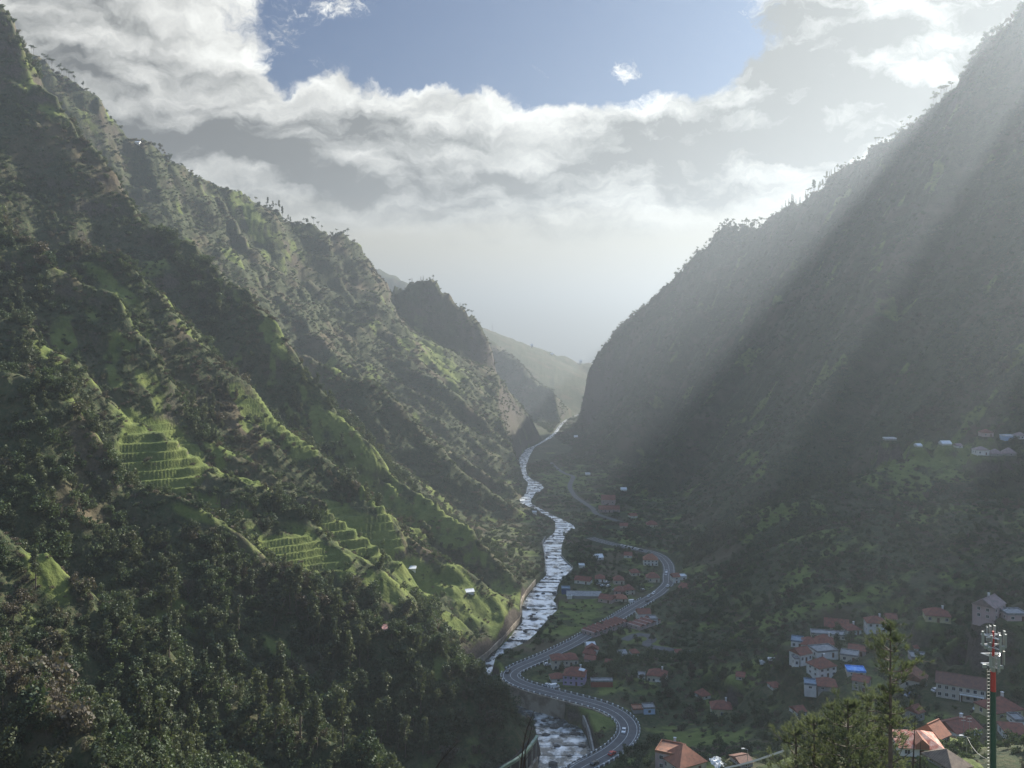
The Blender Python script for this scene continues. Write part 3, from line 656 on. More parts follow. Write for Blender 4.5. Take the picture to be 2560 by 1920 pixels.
# the river: long shallow pools, each a step above the next one downstream
def water_mat():
    m = bpy.data.materials.new('river_water'); m.use_nodes = True; nt = m.node_tree; N = nt.nodes; L = nt.links
    b = N['Principled BSDF']; b.inputs['Base Color'].default_value = (.05, .06, .06, 1); b.inputs['Roughness'].default_value = .12; b.inputs['Specular IOR Level'].default_value = .9
    g = N.new('ShaderNodeNewGeometry')
    n = N.new('ShaderNodeTexNoise'); n.inputs['Scale'].default_value = .55; n.inputs['Detail'].default_value = 6; L.new(g.outputs['Position'], n.inputs['Vector'])
    bm = N.new('ShaderNodeBump'); bm.inputs['Strength'].default_value = .5; bm.inputs['Distance'].default_value = .6; L.new(n.outputs[0], bm.inputs['Height']); L.new(bm.outputs[0], b.inputs['Normal'])
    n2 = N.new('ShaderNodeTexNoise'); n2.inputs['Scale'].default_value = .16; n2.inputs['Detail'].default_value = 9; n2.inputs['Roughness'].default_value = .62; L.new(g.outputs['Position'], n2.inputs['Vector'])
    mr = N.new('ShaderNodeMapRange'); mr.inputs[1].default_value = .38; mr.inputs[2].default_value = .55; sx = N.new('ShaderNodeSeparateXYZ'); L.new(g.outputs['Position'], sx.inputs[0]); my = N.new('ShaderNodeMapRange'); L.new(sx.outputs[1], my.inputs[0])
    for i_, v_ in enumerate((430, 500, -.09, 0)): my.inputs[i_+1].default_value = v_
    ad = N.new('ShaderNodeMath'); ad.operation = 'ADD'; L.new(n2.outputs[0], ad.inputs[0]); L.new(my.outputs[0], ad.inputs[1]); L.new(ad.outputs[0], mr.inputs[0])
    f = N.new('ShaderNodeBsdfDiffuse'); f.inputs[0].default_value = (.8, .82, .82, 1)  # foam white that also stands in for bright sky reflected on the water
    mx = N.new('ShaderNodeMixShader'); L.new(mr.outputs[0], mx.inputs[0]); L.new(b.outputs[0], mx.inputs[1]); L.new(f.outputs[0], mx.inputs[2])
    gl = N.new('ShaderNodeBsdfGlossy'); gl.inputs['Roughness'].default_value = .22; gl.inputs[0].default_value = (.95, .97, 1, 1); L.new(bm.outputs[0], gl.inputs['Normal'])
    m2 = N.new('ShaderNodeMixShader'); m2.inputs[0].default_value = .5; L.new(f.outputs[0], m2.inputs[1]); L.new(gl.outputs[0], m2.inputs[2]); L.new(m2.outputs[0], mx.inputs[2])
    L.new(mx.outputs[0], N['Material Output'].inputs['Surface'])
    return m
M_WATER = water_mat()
Q = smooth_poly(np.concatenate([RL, RR], 1), 2.0, 1)
V, Fc = [], []
STEP = 11.0
for i in range(len(Q)):
    a, b = Q[i, :3], Q[i, 3:]; c = (a+b)/2; yy = c[1]
    s = i*2.0/STEP; fr = s-math.floor(s)
    # pools fall with the flow; the river runs away from the viewer
    zc = (a[2]+b[2])/2; nseg = STEP; drop = .04*STEP*1.0
    zz = zc+(0.5-fr)*0.0+ (fr-.5)*drop*(-1 if Q[-1,1] > Q[0,1] else 1)*-1
    e = (b-a); e[2] = 0; L_ = np.linalg.norm(e)+1e-6; e = e/L_
    V.append((a[0]-e[0]*1.2, a[1]-e[1]*1.2, zz)); V.append((b[0]+e[0]*1.2, b[1]+e[1]*1.2, zz))
for i in range(len(Q)-1): Fc.append((2*i, 2*i+1, 2*i+3, 2*i+2))
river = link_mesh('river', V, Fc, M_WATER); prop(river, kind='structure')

# roads
M_ASPH = mat('asphalt', (.075, .076, .08), rough=.75, noise=((.11, .11, .113), .4, .4, .65))
M_LINE = mat('road_paint', (.6, .6, .58), rough=.7)
def strip(name, P, half, m, dz=0.0, off=0.0, kind=None, parent=None):
    T = np.gradient(P[:, :2], axis=0); T /= np.linalg.norm(T, axis=1)[:, None]+1e-9; Nn = np.stack([T[:, 1], -T[:, 0]], 1)
    V = []
    for p, n in zip(P, Nn): V += [(p[0]+n[0]*(off-half), p[1]+n[1]*(off-half), p[2]+dz), (p[0]+n[0]*(off+half), p[1]+n[1]*(off+half), p[2]+dz)]
    o = link_mesh(name, V, [(2*i, 2*i+1, 2*i+3, 2*i+2) for i in range(len(P)-1)], m, parent)
    if kind: prop(o, kind=kind)
    return o
strip('road', RM, 4.6, M_ASPH, kind='structure')
strip('road_markings', RM, .09, M_LINE, .03, kind='structure')
strip('road_markings', RM, .09, M_LINE, .03, 3.7, kind='structure')
strip('road_markings', RM, .09, M_LINE, .03, -3.7, kind='structure')
strip('road', RF, 3.0, M_ASPH, kind='structure')
strip('road', RS, 2.8, M_ASPH, kind='structure')
# ------------------------------------------------------------------ vegetation
def leaf_mat(name, dark, light, brown=None, transl=.35, br_amt=.0):
    m = bpy.data.materials.new(name); m.use_nodes = True; nt = m.node_tree; N = nt.nodes; L = nt.links
    N.remove(N['Principled BSDF'])
    oi = N.new('ShaderNodeObjectInfo'); g = N.new('ShaderNodeNewGeometry')
    n = N.new('ShaderNodeTexNoise'); n.inputs['Scale'].default_value = .018; n.inputs['Detail'].default_value = 3; L.new(g.outputs['Position'], n.inputs['Vector'])
    n2 = N.new('ShaderNodeTexNoise'); n2.inputs['Scale'].default_value = .9; n2.inputs['Detail'].default_value = 2; L.new(g.outputs['Position'], n2.inputs['Vector'])
    a = N.new('ShaderNodeMath'); a.operation = 'MULTIPLY_ADD'; L.new(n2.outputs[0], a.inputs[0]); a.inputs[1].default_value = .9; L.new(oi.outputs['Random'], a.inputs[2])
    mr = N.new('ShaderNodeMapRange'); mr.inputs[1].default_value = .2; mr.inputs[2].default_value = 1.25; L.new(a.outputs[0], mr.inputs[0])
    mx = N.new('ShaderNodeMix'); mx.data_type = 'RGBA'; L.new(mr.outputs[0], mx.inputs[0]); mx.inputs[6].default_value = (*dark, 1); mx.inputs[7].default_value = (*light, 1)
    col = mx.outputs[2]
    if brown:
        s = N.new('ShaderNodeMath'); s.operation = 'MULTIPLY_ADD'; L.new(oi.outputs['Random'], s.inputs[0]); s.inputs[1].default_value = .28; L.new(n.outputs[0], s.inputs[2])
        m3 = N.new('ShaderNodeMapRange'); m3.inputs[1].default_value = .71-br_amt; m3.inputs[2].default_value = .82-br_amt; L.new(s.outputs[0], m3.inputs[0])
        m2 = N.new('ShaderNodeMix'); m2.data_type = 'RGBA'; L.new(m3.outputs[0], m2.inputs[0]); L.new(col, m2.inputs[6]); m2.inputs[7].default_value = (*brown, 1); col = m2.outputs[2]
    d = N.new('ShaderNodeBsdfDiffuse'); t = N.new('ShaderNodeBsdfTranslucent'); L.new(col, d.inputs[0])
    tcol = N.new('ShaderNodeMix'); tcol.data_type = 'RGBA'; tcol.blend_type = 'MULTIPLY'; tcol.inputs[0].default_value = 1; L.new(col, tcol.inputs[6]); tcol.inputs[7].default_value = (1.0, 1.0, .55, 1)
    L.new(tcol.outputs[2], t.inputs[0])
    ms = N.new('ShaderNodeMixShader'); ms.inputs[0].default_value = transl; L.new(d.outputs[0], ms.inputs[1]); L.new(t.outputs[0], ms.inputs[2])
    gl = N.new('ShaderNodeBsdfGlossy'); gl.inputs['Roughness'].default_value = .6; gl.inputs[0].default_value = (1, 1, 1, 1)
    m4 = N.new('ShaderNodeMixShader'); m4.inputs[0].default_value = .022; L.new(ms.outputs[0], m4.inputs[1]); L.new(gl.outputs[0], m4.inputs[2])
    L.new(m4.outputs[0], N['Material Output'].inputs['Surface'])
    return m
M_LEAF = leaf_mat('foliage', (.022, .044, .022), (.075, .105, .042), (.090, .076, .055), .30)
M_EUC = leaf_mat('eucalyptus_foliage', (.034, .055, .032), (.090, .108, .052), None, .30)
M_DRY = leaf_mat('dry_twigs', (.075, .062, .050), (.13, .105, .080), None, .2)
M_NEEDLE = leaf_mat('pine_needles', (.036, .060, .036), (.145, .170, .105), None, .36)
M_BARK = mat('bark', (.085, .068, .052), noise=((.16, .135, .11), 3.0, .4, .7), bump=(6.0, .5, .03))

def leaf_cloud(blobs, n, size, rng, squash=1.0, dirn=None):
    """Leaf-sized faces through the volume of several ellipsoid blobs, denser at their outside."""
    V = np.zeros((n*3, 3), np.float32); w = np.array([b[3]*b[4]*b[5] for b in blobs])**.67; w /= w.sum()
    bi = rng.choice(len(blobs), n, p=w); B = np.array(blobs)[bi]
    d = rng.randn(n, 3); d /= np.linalg.norm(d, axis=1)[:, None]
    r = rng.rand(n)**.4*(1+.12*rng.randn(n)); c = B[:, :3]+d*r[:, None]*B[:, 3:6]
    nrm = d+rng.randn(n, 3)*.7; nrm /= np.linalg.norm(nrm, axis=1)[:, None]
    t = np.cross(nrm, rng.randn(n, 3)); t /= np.linalg.norm(t, axis=1)[:, None]+1e-9; b = np.cross(nrm, t)
    s = size*(.6+.8*rng.rand(n))[:, None]
    V[0::3] = c+t*s; V[1::3] = c-t*s*.5+b*s*.85; V[2::3] = c-t*s*.5-b*s*.85
    return V
def tube(path, radii, n=6):
    path = [Vector(p) for p in path]; V, Fq = [], []
    for i, (p, r) in enumerate(zip(path, radii)):
        t = (path[min(i+1, len(path)-1)]-path[max(i-1, 0)]).normalized(); a = t.orthogonal().normalized(); b = t.cross(a)
        for k in range(n):
            an = 2*math.pi*k/n; V.append(p+a*math.cos(an)*r+b*math.sin(an)*r)
    for i in range(len(path)-1):
        for k in range(n): Fq.append((i*n+k, i*n+(k+1) % n, (i+1)*n+(k+1) % n, (i+1)*n+k))
    Fq.append(tuple(reversed(range(n)))); Fq.append(tuple((len(path)-1)*n+k for k in range(n)))
    return V, Fq
def join_geo(parts):
    V, Fq = [], []
    for v, f in parts:
        o = len(V); V += [tuple(x) for x in v]; Fq += [tuple(i+o for i in q) for q in f]
    return V, Fq
def mesh_from(name, geo, m, smooth=False):
    me = bpy.data.meshes.new(name); me.from_pydata([tuple(v) for v in geo[0]], [], geo[1]); me.materials.append(m)
    if smooth: me.polygons.foreach_set('use_smooth', [True]*len(me.polygons))
    me.update(); return me
def crown_mesh(name, blobs, n, size, seed, m):
    rng = np.random.RandomState(seed); V = leaf_cloud(blobs, n, size, rng)
    me = np_mesh(name, V, tris=np.arange(n*3).reshape(-1, 3), smooth=False); me.materials.append(m); return me

def tree_kind(kind, seed):
    """(trunk mesh, crown mesh) of a tree, base at the origin."""
    rng = np.random.RandomState(seed); rr = rng.rand
    if kind == 'broadleaf':
        H = 8.0; bl = [(0, 0, H*.62, 2.0, 2.0, 1.8)]
        for k in range(8):
            a = rr()*6.28; r = 1.2+rr()*1.5; bl.append((math.cos(a)*r, math.sin(a)*r, H*(.38+.5*rr()), 1.0+rr()*.9, 1.0+rr()*.9, .8+rr()*.7))
        tr = [tube([(0, 0, -1.5), (0, 0, H*.3), (.2, .1, H*.6)], [.28, .2, .1])]
        for k in range(1, 5): b = bl[k]; tr.append(tube([(0, 0, H*.25), (b[0]*.5, b[1]*.5, b[2]*.8), b[:3]], [.14, .08, .03], 5))
        return mesh_from('trunk', join_geo(tr), M_BARK), crown_mesh('crown', bl, 950, .34, seed, M_LEAF)
    if kind == 'eucalyptus':
        H = 14.0; bl = []
        for k in range(11):
            a = rr()*6.28; z = .42+.56*k/10; r = (1.9*(1.15-z))*rr()+.5; bl.append((math.cos(a)*r, math.sin(a)*r, H*z, .8+rr()*.8, .8+rr()*.8, .9+rr()*.7))
        tr = [tube([(0, 0, -1.5), (.1, 0, H*.4), (.3, .1, H*.75), (.2, 0, H*.97)], [.26, .2, .11, .04])]
        for b in bl[::2]: tr.append(tube([(.1, 0, b[2]*.8), (b[0]*.6, b[1]*.6, b[2]*.93), b[:3]], [.09, .06, .02], 5))
        return mesh_from('trunk', join_geo(tr), M_BARK), crown_mesh('crown', bl, 900, .34, seed, M_EUC)
    if kind == 'umbrella':            # flat-topped crest tree, thin stem
        H = 11.0; bl = []
        for k in range(8):
            a = rr()*6.28; r = 2.6*rr()**.6; bl.append((math.cos(a)*r, math.sin(a)*r, H*(.72+.25*rr()), 1.1+rr()*.6, 1.1+rr()*.6, .45+rr()*.35))
        tr = [tube([(0, 0, -1.5), (.1, 0, H*.5), (.3, .2, H*.8)], [.2, .15, .07])]
        for b in bl[:6]: tr.append(tube([(.1, 0, H*.5), (b[0]*.6, b[1]*.6, b[2]*.88), b[:3]], [.08, .05, .02], 5))
        return mesh_from('trunk', join_geo(tr), M_BARK), crown_mesh('crown', bl, 420, .36, seed, M_EUC)
    if kind == 'cypress':
        H = 10.0; bl = [(0, 0, H*(.12+.8*k/9), .75*(1-.075*k)+.1, .75*(1-.075*k)+.1, .9) for k in range(10)]
        return mesh_from('trunk', tube([(0, 0, -1), (0, 0, H*.8)], [.14, .04]), M_BARK), crown_mesh('crown', bl, 600, .26, seed, M_LEAF)
    if kind == 'bare':
        tr = [tube([(0, 0, -1), (0, 0, 2.5), (.1, .1, 5)], [.16, .12, .05])]
        for k in range(26):
            a = rr()*6.28; z = 1.2+rr()*3.4; l = 1.4+rr()*1.6
            p1 = (math.cos(a)*l*.5, math.sin(a)*l*.5, z+l*.5); p2 = (math.cos(a+.2)*l, math.sin(a+.2)*l, z+l*1.2)
            tr.append(tube([(0, 0, z), p1, p2], [.06, .035, .012], 4))
        bl = [(math.cos(k)*1.3, math.sin(k)*1.3, 4.2+rr()*1.6, 1.3, 1.3, 1.2) for k in range(5)]
        n = 520; V = leaf_cloud(bl, n, .5, rng); V = V.reshape(-1, 3, 3); c = V.mean(1, keepdims=True); V = c+(V-c)*np.array([.35, .35, 1.0])
        V[:, 1] = V[:, 0]+(V[:, 1]-V[:, 0])*.12
        me = np_mesh('crown', V.reshape(-1, 3), tris=np.arange(n*3).reshape(-1, 3), smooth=False); me.materials.append(M_DRY)
        return mesh_from('trunk', join_geo(tr), M_BARK), me

# --- individual trees
TREE_SRC = {}
def plant(kind, x, y, sc, label, group, cat='tree', name=None, z=None, variants=3):
    v = random.randrange(variants); key = (kind, v)
    if key not in TREE_SRC: TREE_SRC[key] = tree_kind(kind, 100+v*7+hash(kind) % 1 + {'broadleaf': 0, 'eucalyptus': 20, 'umbrella': 40, 'cypress': 60, 'bare': 80}[kind])
    tm, cm = TREE_SRC[key]
    zz = hz(x, y) if z is None else z
    t = empty(name or kind+'_tree', (x, y, zz-.3), random.uniform(0, 6.28)); t.scale = (sc*random.uniform(.85, 1.15), sc*random.uniform(.85, 1.15), sc)
    a = bpy.data.objects.new('trunk', tm); C.objects.link(a); a.parent = t
    b = bpy.data.objects.new('crown', cm); C.objects.link(b); b.parent = t
    prop(t, label, cat, group); return t
def ray_ground(px, py, dmin, dmax, n=500):
    """First terrain point on the line of sight of a photo pixel between two distances."""
    d = np.linspace(dmin, dmax, n); X = (px-1280)/F*d; Z = -(py-805)/F*d
    g = height(X, d)[0]; hit = np.nonzero(Z < g)[0]
    if not len(hit): return None
    i = hit[0]; return X[i], d[i], g[i]
def crest_xy(ci, t):
    """Point on crest line ci at photo column t."""
    P = CRESTS[ci][0]; cols = [p[0] for p in P]
    o = np.argsort(cols); c = np.array(cols)[o]; d = np.array([P[i][2] for i in o], float)
    dd = float(np.interp(t, c, d)); return (t-1280)/F*dd, dd
def crest_tree(ci, col, kind, sc, label, group):
    x, y = crest_xy(ci, col)
    # stand on the visible skyline: highest elevation angle in that direction near the crest
    u = (col-1280)/F; ds = np.linspace(y*.82, y*1.18, 160); g = height(u*ds, ds)[0]; i = int(np.argmax(g/ds))
    return plant(kind, u*ds[i], ds[i], sc, label, group, z=float(g[i]))
CI_C = [i for i, c in enumerate(CRESTS) if c[0][0][0] == 900 and c[1] > 2][-1]
RM_I = 16   # index of the right mountain's crest
for i, c in enumerate(CRESTS):
    if c[0][0][0] == 5200: RM_I = i
for col in list(range(1804, 1906, 4)):
    crest_tree(RM_I, col+random.uniform(-2, 2), random.choice(['umbrella', 'umbrella', 'broadleaf']), random.uniform(1.0, 1.7), 'thin tree in the dense row on the right ridge shoulder', 'trees along the shoulder of the right ridge')
for col in list(range(1690, 1806, 7)):
    crest_tree(RM_I, col+random.uniform(-3, 3), random.choice(['umbrella', 'broadleaf']), random.uniform(.7, 1.3), 'small dark tree on the skyline below the wooded right shoulder', 'trees on the falling skyline of the right ridge')
for col in (1964, 1972, 1980, 1984, 1990, 2000, 1955):
    crest_tree(RM_I, col, 'cypress', random.uniform(1.0, 1.7), 'slim spike shaped tree standing alone on the right ridge', 'spike trees on the right ridge')
for col in list(range(2014, 2090, 6)):
    crest_tree(RM_I, col+random.uniform(-2, 2), random.choice(['eucalyptus', 'umbrella', 'cypress']), random.uniform(1.0, 1.6), 'tall thin tree in the comb like row on the right ridge', 'comb like row of trees on the right ridge')
for col in list(range(2096, 2330, 9)):
    crest_tree(RM_I, col+random.uniform(-4, 4), random.choice(['umbrella', 'broadleaf', 'umbrella']), random.uniform(.6, 1.2), 'scattered dark tree on the upper skyline of the right ridge', 'scattered trees on the upper right skyline')
for col in (2335, 2340, 2352, 2360, 2366, 2378):
    crest_tree(RM_I, col, 'umbrella', random.uniform(1.3, 1.8), 'full crowned tree under the cliff edge at upper right', 'clump of trees under the upper right cliff')
for col in list(range(2400, 2560, 7)):
    crest_tree(RM_I, col+random.uniform(-3, 3), 'broadleaf', random.uniform(.7, 1.3), 'leafy tree on the steep edge of the right summit', 'trees on the edge of the right summit')
for col in (78, 84, 108, 116, 122, 130, 148, 154, 160, 166, 172, 180, 186, 208):
    crest_tree(7, col, 'umbrella', random.uniform(.9, 1.5), 'thin stemmed tree on the skyline beside the upper left cliff', 'trees on the upper left skyline')
for col in (400, 424, 640, 668, 676, 682, 690, 698, 706, 714, 720, 726, 760, 768, 784, 795, 804, 830, 842, 868):
    crest_tree(7, col, random.choice(['umbrella', 'eucalyptus', 'broadleaf']), random.uniform(.6, 1.25), 'dark tree on the second left ridge against the clouds', 'trees on the second left ridge')
for col in (1024, 1030, 1052, 1058, 1084, 1150, 1158, 1164, 1172, 1180):
    crest_tree(CI_C, col, random.choice(['umbrella', 'cypress']), random.uniform(.7, 1.1), 'tiny tree on the round hill left of the sea gap', 'trees on the round hill by the sea gap')

def forest_group(pts, kinds, lab, group, srange):
    for px, py, d0, d1 in pts:
        h = ray_ground(px, py, d0, d1)
        if h is None: continue
        k = random.choice(kinds); plant(k, float(h[0]), float(h[1]), random.uniform(*srange), lab[k], group)
def rnd_pts(n, poly, d0, d1):
    out = []; xs = [p[0] for p in poly]; ys = [p[1] for p in poly]
    while len(out) < n:
        x, y = random.uniform(min(xs), max(xs)), random.uniform(min(ys), max(ys)); c = False
        for i in range(len(poly)):
            (x1, y1), (x2, y2) = poly[i], poly[i-1]
            if (y1 > y) != (y2 > y) and x < (x2-x1)*(y-y1)/(y2-y1)+x1: c = not c
        if c: out.append((x, y, d0, d1))
    return out
forest_group(rnd_pts(75, [(330, 1480), (560, 1440), (820, 1560), (1020, 1680), (1260, 1800), (1180, 1925), (300, 1925), (420, 1700)], 200, 480), ['broadleaf', 'eucalyptus', 'eucalyptus'],
    {'broadleaf': 'round leafy tree in the dark lower left forest', 'eucalyptus': 'tall olive eucalyptus in the dark lower left forest'}, 'trees of the dark lower left forest', (.95, 1.5))
forest_group(rnd_pts(30, [(0, 1400), (240, 1560), (420, 1760), (380, 1925), (0, 1925)], 150, 400), ['broadleaf', 'broadleaf', 'eucalyptus'],
    {'broadleaf': 'bushy tree on the near spur at the left edge', 'eucalyptus': 'slender tree on the near spur at the left edge'}, 'trees on the near left spur', (.6, 1.0))
forest_group(rnd_pts(16, [(860, 1480), (1100, 1560), (1150, 1640), (1000, 1620), (860, 1540)], 350, 560), ['broadleaf'], {'broadleaf': 'bushy tree on the sunny slope above the river wall'}, 'trees above the river wall', (.8, 1.2))
forest_group(rnd_pts(14, [(420, 950), (560, 980), (640, 1100), (520, 1130)], 450, 800), ['eucalyptus', 'broadleaf'], {'eucalyptus': 'slender tree in the grove above the stepped fields', 'broadleaf': 'leafy tree in the grove above the stepped fields'}, 'grove above the stepped fields', (.6, .9))
forest_group([(455, 1490, 250, 420), (470, 1500, 250, 420), (1120, 1340, 400, 700), (980, 1260, 400, 700), (640, 1180, 350, 600), (880, 1100, 500, 760)], ['bare'], {'bare': 'leafless grey brown tree on the left hillside'}, 'leafless trees on the left hillside', (.9, 1.3))
forest_group(rnd_pts(26, [(1500, 1560), (1700, 1600), (1900, 1700), (1960, 1800), (1720, 1800), (1560, 1740), (1480, 1660)], 330, 640), ['broadleaf'], {'broadleaf': 'dark round tree between the scattered shaded valley houses'}, 'trees among the scattered valley houses', (.5, .85))
forest_group([(1570, 1890, 250, 420), (1600, 1905, 250, 420), (1640, 1868, 250, 420), (1590, 1880, 250, 420), (1555, 1915, 250, 420), (1620, 1925, 200, 420)], ['broadleaf'], {'broadleaf': 'yellow green bush beside the lower road bend'}, 'bushes beside the lower road bend', (.5, .75))

# --- uncountable bush and tree cover
def scatter_cover():
    rng = np.random.RandomState(5)
    Ys = np.linspace(120, 2600, 2000); size = .82*np.maximum(1, Ys/520)**.5
    pdf = Ys/size**2; cdf = np.cumsum(pdf); cdf /= cdf[-1]
    n = 240000
    Y = np.interp(rng.rand(n), cdf, Ys); u = rng.uniform(-.6, .6, n); X = u*Y
    z, on_m, rd, md = height(X, Y); Zt = terraces(X, Y, z); g = masks(X, Y, Zt)
    sc = np.interp(Y, Ys, size)
    fdist = lerp_grid(_Fdist, X, Y); sdist = lerp_grid(_Sdist, X, Y)
    nn = fbm(X, Y, 28, 3, seed=91)
    keep = (rd > 3.2) & (md > 11) & (fdist > 6) & (sdist > 6)
    p = np.where(on_m > .5, .95, .48+1.1*np.clip(nn, -.35, .6))
    townp = (X > 40) & (Y < 620) & (on_m < .5); p = np.where(townp, .55+.5*nn, p)
    p = p*(1-.72*terr_w(X, Y, Zt))
    cr = dist_poly(X, Y, np.array([P3(*q) for q in CRESTS[RM_I][0]]))[0]
    p = np.where((X > 60) & (Y > 850) & (on_m > .5) & (cr > 28), p*.45, p); p = np.where((X < 0) & (Y > 950), p*.7, p)
    bd = fbm(X, Y, 26, 3, seed=97); p = np.where((on_m > .5) & (Y > 450) & (Y < 800) & (X < 0), p*(1-.6*sstep(-.02, .3, bd)), p)
    gsh = g*(1.0)+np.where(on_m > .5, np.clip(nn, 0, 1)*.35, 0)
    p = p*(1-np.clip(gsh*1.0, 0, .80))
    keep &= rng.rand(n) < p
    for a, b, r, pz in PADS: keep &= np.hypot(X-a, Y-b) > r+1.0
    # only what the photograph can see of it: drop the far sides well hidden by nearer ground
    X, Y, z, sc, on_m, g = X[keep], Y[keep], z[keep], sc[keep], on_m[keep], g[keep]
    vis = np.ones(len(X), bool)
    for f in np.linspace(.3, .97, 24):
        vis &= (lerp_grid(np.maximum(_fl, _mo), X*f, Y*f)/(Y*f)) < (z+16)/Y+.012
    X, Y, z, sc, on_m, g = X[vis], Y[vis], z[vis], sc[vis], on_m[vis], g[vis]
    n = len(X); print('cover points', n)
    wood = ((X < 0) & (Y < 500) & (z < -95+.1*Y*0)) | (fbm(X, Y, 90, 2, seed=99) > .18)
    kind = np.where(wood & (on_m > .4), rng.choice([0, 1, 2, 3, 0, 1], n), rng.choice([0, 0, 0, 4, 1, 5], n))
    kind = np.where(g > .35, rng.choice([5, 5, 0, 4], n), kind); sc = np.where(g > .35, sc*.75, sc)
    kind = np.where(Y > 850, rng.choice([0, 5, 0, 4], n), kind)
    s = sc*rng.uniform(.6, 1.35, n)
    s = np.where((kind == 3) | (kind == 2), s*1.45, s)*(1+.5*(fbm(X, Y, 35, 2, seed=105)))
    me = bpy.data.meshes.new('undergrowth'); me.vertices.add(n); me.vertices.foreach_set('co', np.stack([X, Y, z-.3], 1).astype(np.float32).ravel())
    for nm, ty, arr in (('kind', 'INT', kind), ('size', 'FLOAT', s.astype(np.float32)), ('turn', 'FLOAT', (rng.rand(n)*6.28).astype(np.float32))):
        a = me.attributes.new(nm, ty, 'POINT'); a.data.foreach_set('value', arr)
    o = bpy.data.objects.new('undergrowth', me); C.objects.link(o)
    prop(o, 'dense green bushes and low trees covering the valley slopes', 'undergrowth', kind='stuff')
    col = bpy.data.collections.new('cover_sources')
    rr = np.random.RandomState(3)
    def src(i, bl, nl, size, m, extra=None):
        me2 = crown_mesh('cover', bl, nl, size, 200+i, m); ob = bpy.data.objects.new('cover_%d' % i, me2); col.objects.link(ob)
    def lump(k, R_, zc, rz, rs):
        return [(rr.uniform(-R_, R_), rr.uniform(-R_, R_), zc+rr.uniform(-rz, rz), rs*rr.uniform(.6, 1.2), rs*rr.uniform(.6, 1.2), rs*rr.uniform(.5, 1.0)) for _ in range(k)]
    src(0, lump(6, 1.4, 1.0, .6, 1.1), 300, .26, M_LEAF)
    src(1, lump(7, 1.5, 2.6, 1.5, 1.3), 360, .30, M_LEAF)
    src(2, [(rr.uniform(-.7, .7), rr.uniform(-.7, .7), 1.0+5.0*k/6, .95, .95, .9) for k in range(7)], 360, .30, M_EUC)
    src(3, lump(8, 1.9, 3.6, 1.6, 1.5), 400, .33, M_LEAF)
    src(4, lump(5, 1.2, .6, .35, .9), 220, .22, M_DRY)
    src(5, lump(5, 1.0, .5, .3, .8), 200, .22, M_LEAF)
    ng = bpy.data.node_groups.new('cover_scatter', 'GeometryNodeTree')
    ng.interface.new_socket('Geometry', in_out='INPUT', socket_type='NodeSocketGeometry'); ng.interface.new_socket('Geometry', in_out='OUTPUT', socket_type='NodeSocketGeometry')
    N = ng.nodes; L = ng.links; gi = N.new('NodeGroupInput'); go = N.new('NodeGroupOutput')
    ci = N.new('GeometryNodeCollectionInfo'); ci.inputs['Collection'].default_value = col; ci.inputs['Separate Children'].default_value = True; ci.inputs['Reset Children'].default_value = True
    def attr(nm, ty):
        a = N.new('GeometryNodeInputNamedAttribute'); a.data_type = ty; a.inputs['Name'].default_value = nm; return a.outputs[0]
    iop = N.new('GeometryNodeInstanceOnPoints'); L.new(gi.outputs[0], iop.inputs['Points']); L.new(ci.outputs[0], iop.inputs['Instance'])
    iop.inputs['Pick Instance'].default_value = True; L.new(attr('kind', 'INT'), iop.inputs['Instance Index'])
    cx = N.new('ShaderNodeCombineXYZ'); L.new(attr('turn', 'FLOAT'), cx.inputs[2]); 
    e2r = N.new('FunctionNodeEulerToRotation'); L.new(cx.outputs[0], e2r.inputs[0]); L.new(e2r.outputs[0], iop.inputs['Rotation'])
    sx = N.new('ShaderNodeCombineXYZ'); sz = attr('size', 'FLOAT')
    for k in range(3): L.new(sz, sx.inputs[k])
    L.new(sx.outputs[0], iop.inputs['Scale']); L.new(iop.outputs[0], go.inputs[0])
    md_ = o.modifiers.new('cover', 'NODES'); md_.node_group = ng
scatter_cover()
# ------------------------------------------------------------------ buildings
WALLS = {k: mat(k+'_plaster', c, noise=((c[0]*.72, c[1]*.72, c[2]*.70), .35, .45, .75), rough=.9) for k, c in
  {'white': (.74, .73, .70), 'beige': (.60, .55, .46), 'yellow': (.55, .50, .30), 'grey': (.33, .32, .31), 'pink': (.50, .38, .37), 'lilac': (.44, .36, .55), 'brick': (.30, .09, .06), 'blue': (.50, .62, .78), 'blued': (.08, .12, .26), 'darkw': (.09, .08, .09)}.items()}
def roof_mat(name, c, c2, ridges=True):
    m = mat(name, c, rough=.8, noise=(c2, .8, .4, .65)); nt = m.node_tree; N = nt.nodes; L = nt.links
    if ridges:
        tc = N.new('ShaderNodeTexCoord'); w = N.new('ShaderNodeTexWave'); w.inputs['Scale'].default_value = 1.3; w.inputs['Distortion'].default_value = .3; L.new(tc.outputs['Object'], w.inputs['Vector'])
        bm = N.new('ShaderNodeBump'); bm.inputs['Strength'].default_value = .6; bm.inputs['Distance'].default_value = .08; L.new(w.outputs[0], bm.inputs['Height']); L.new(bm.outputs[0], N['Principled BSDF'].inputs['Normal'])
    return m
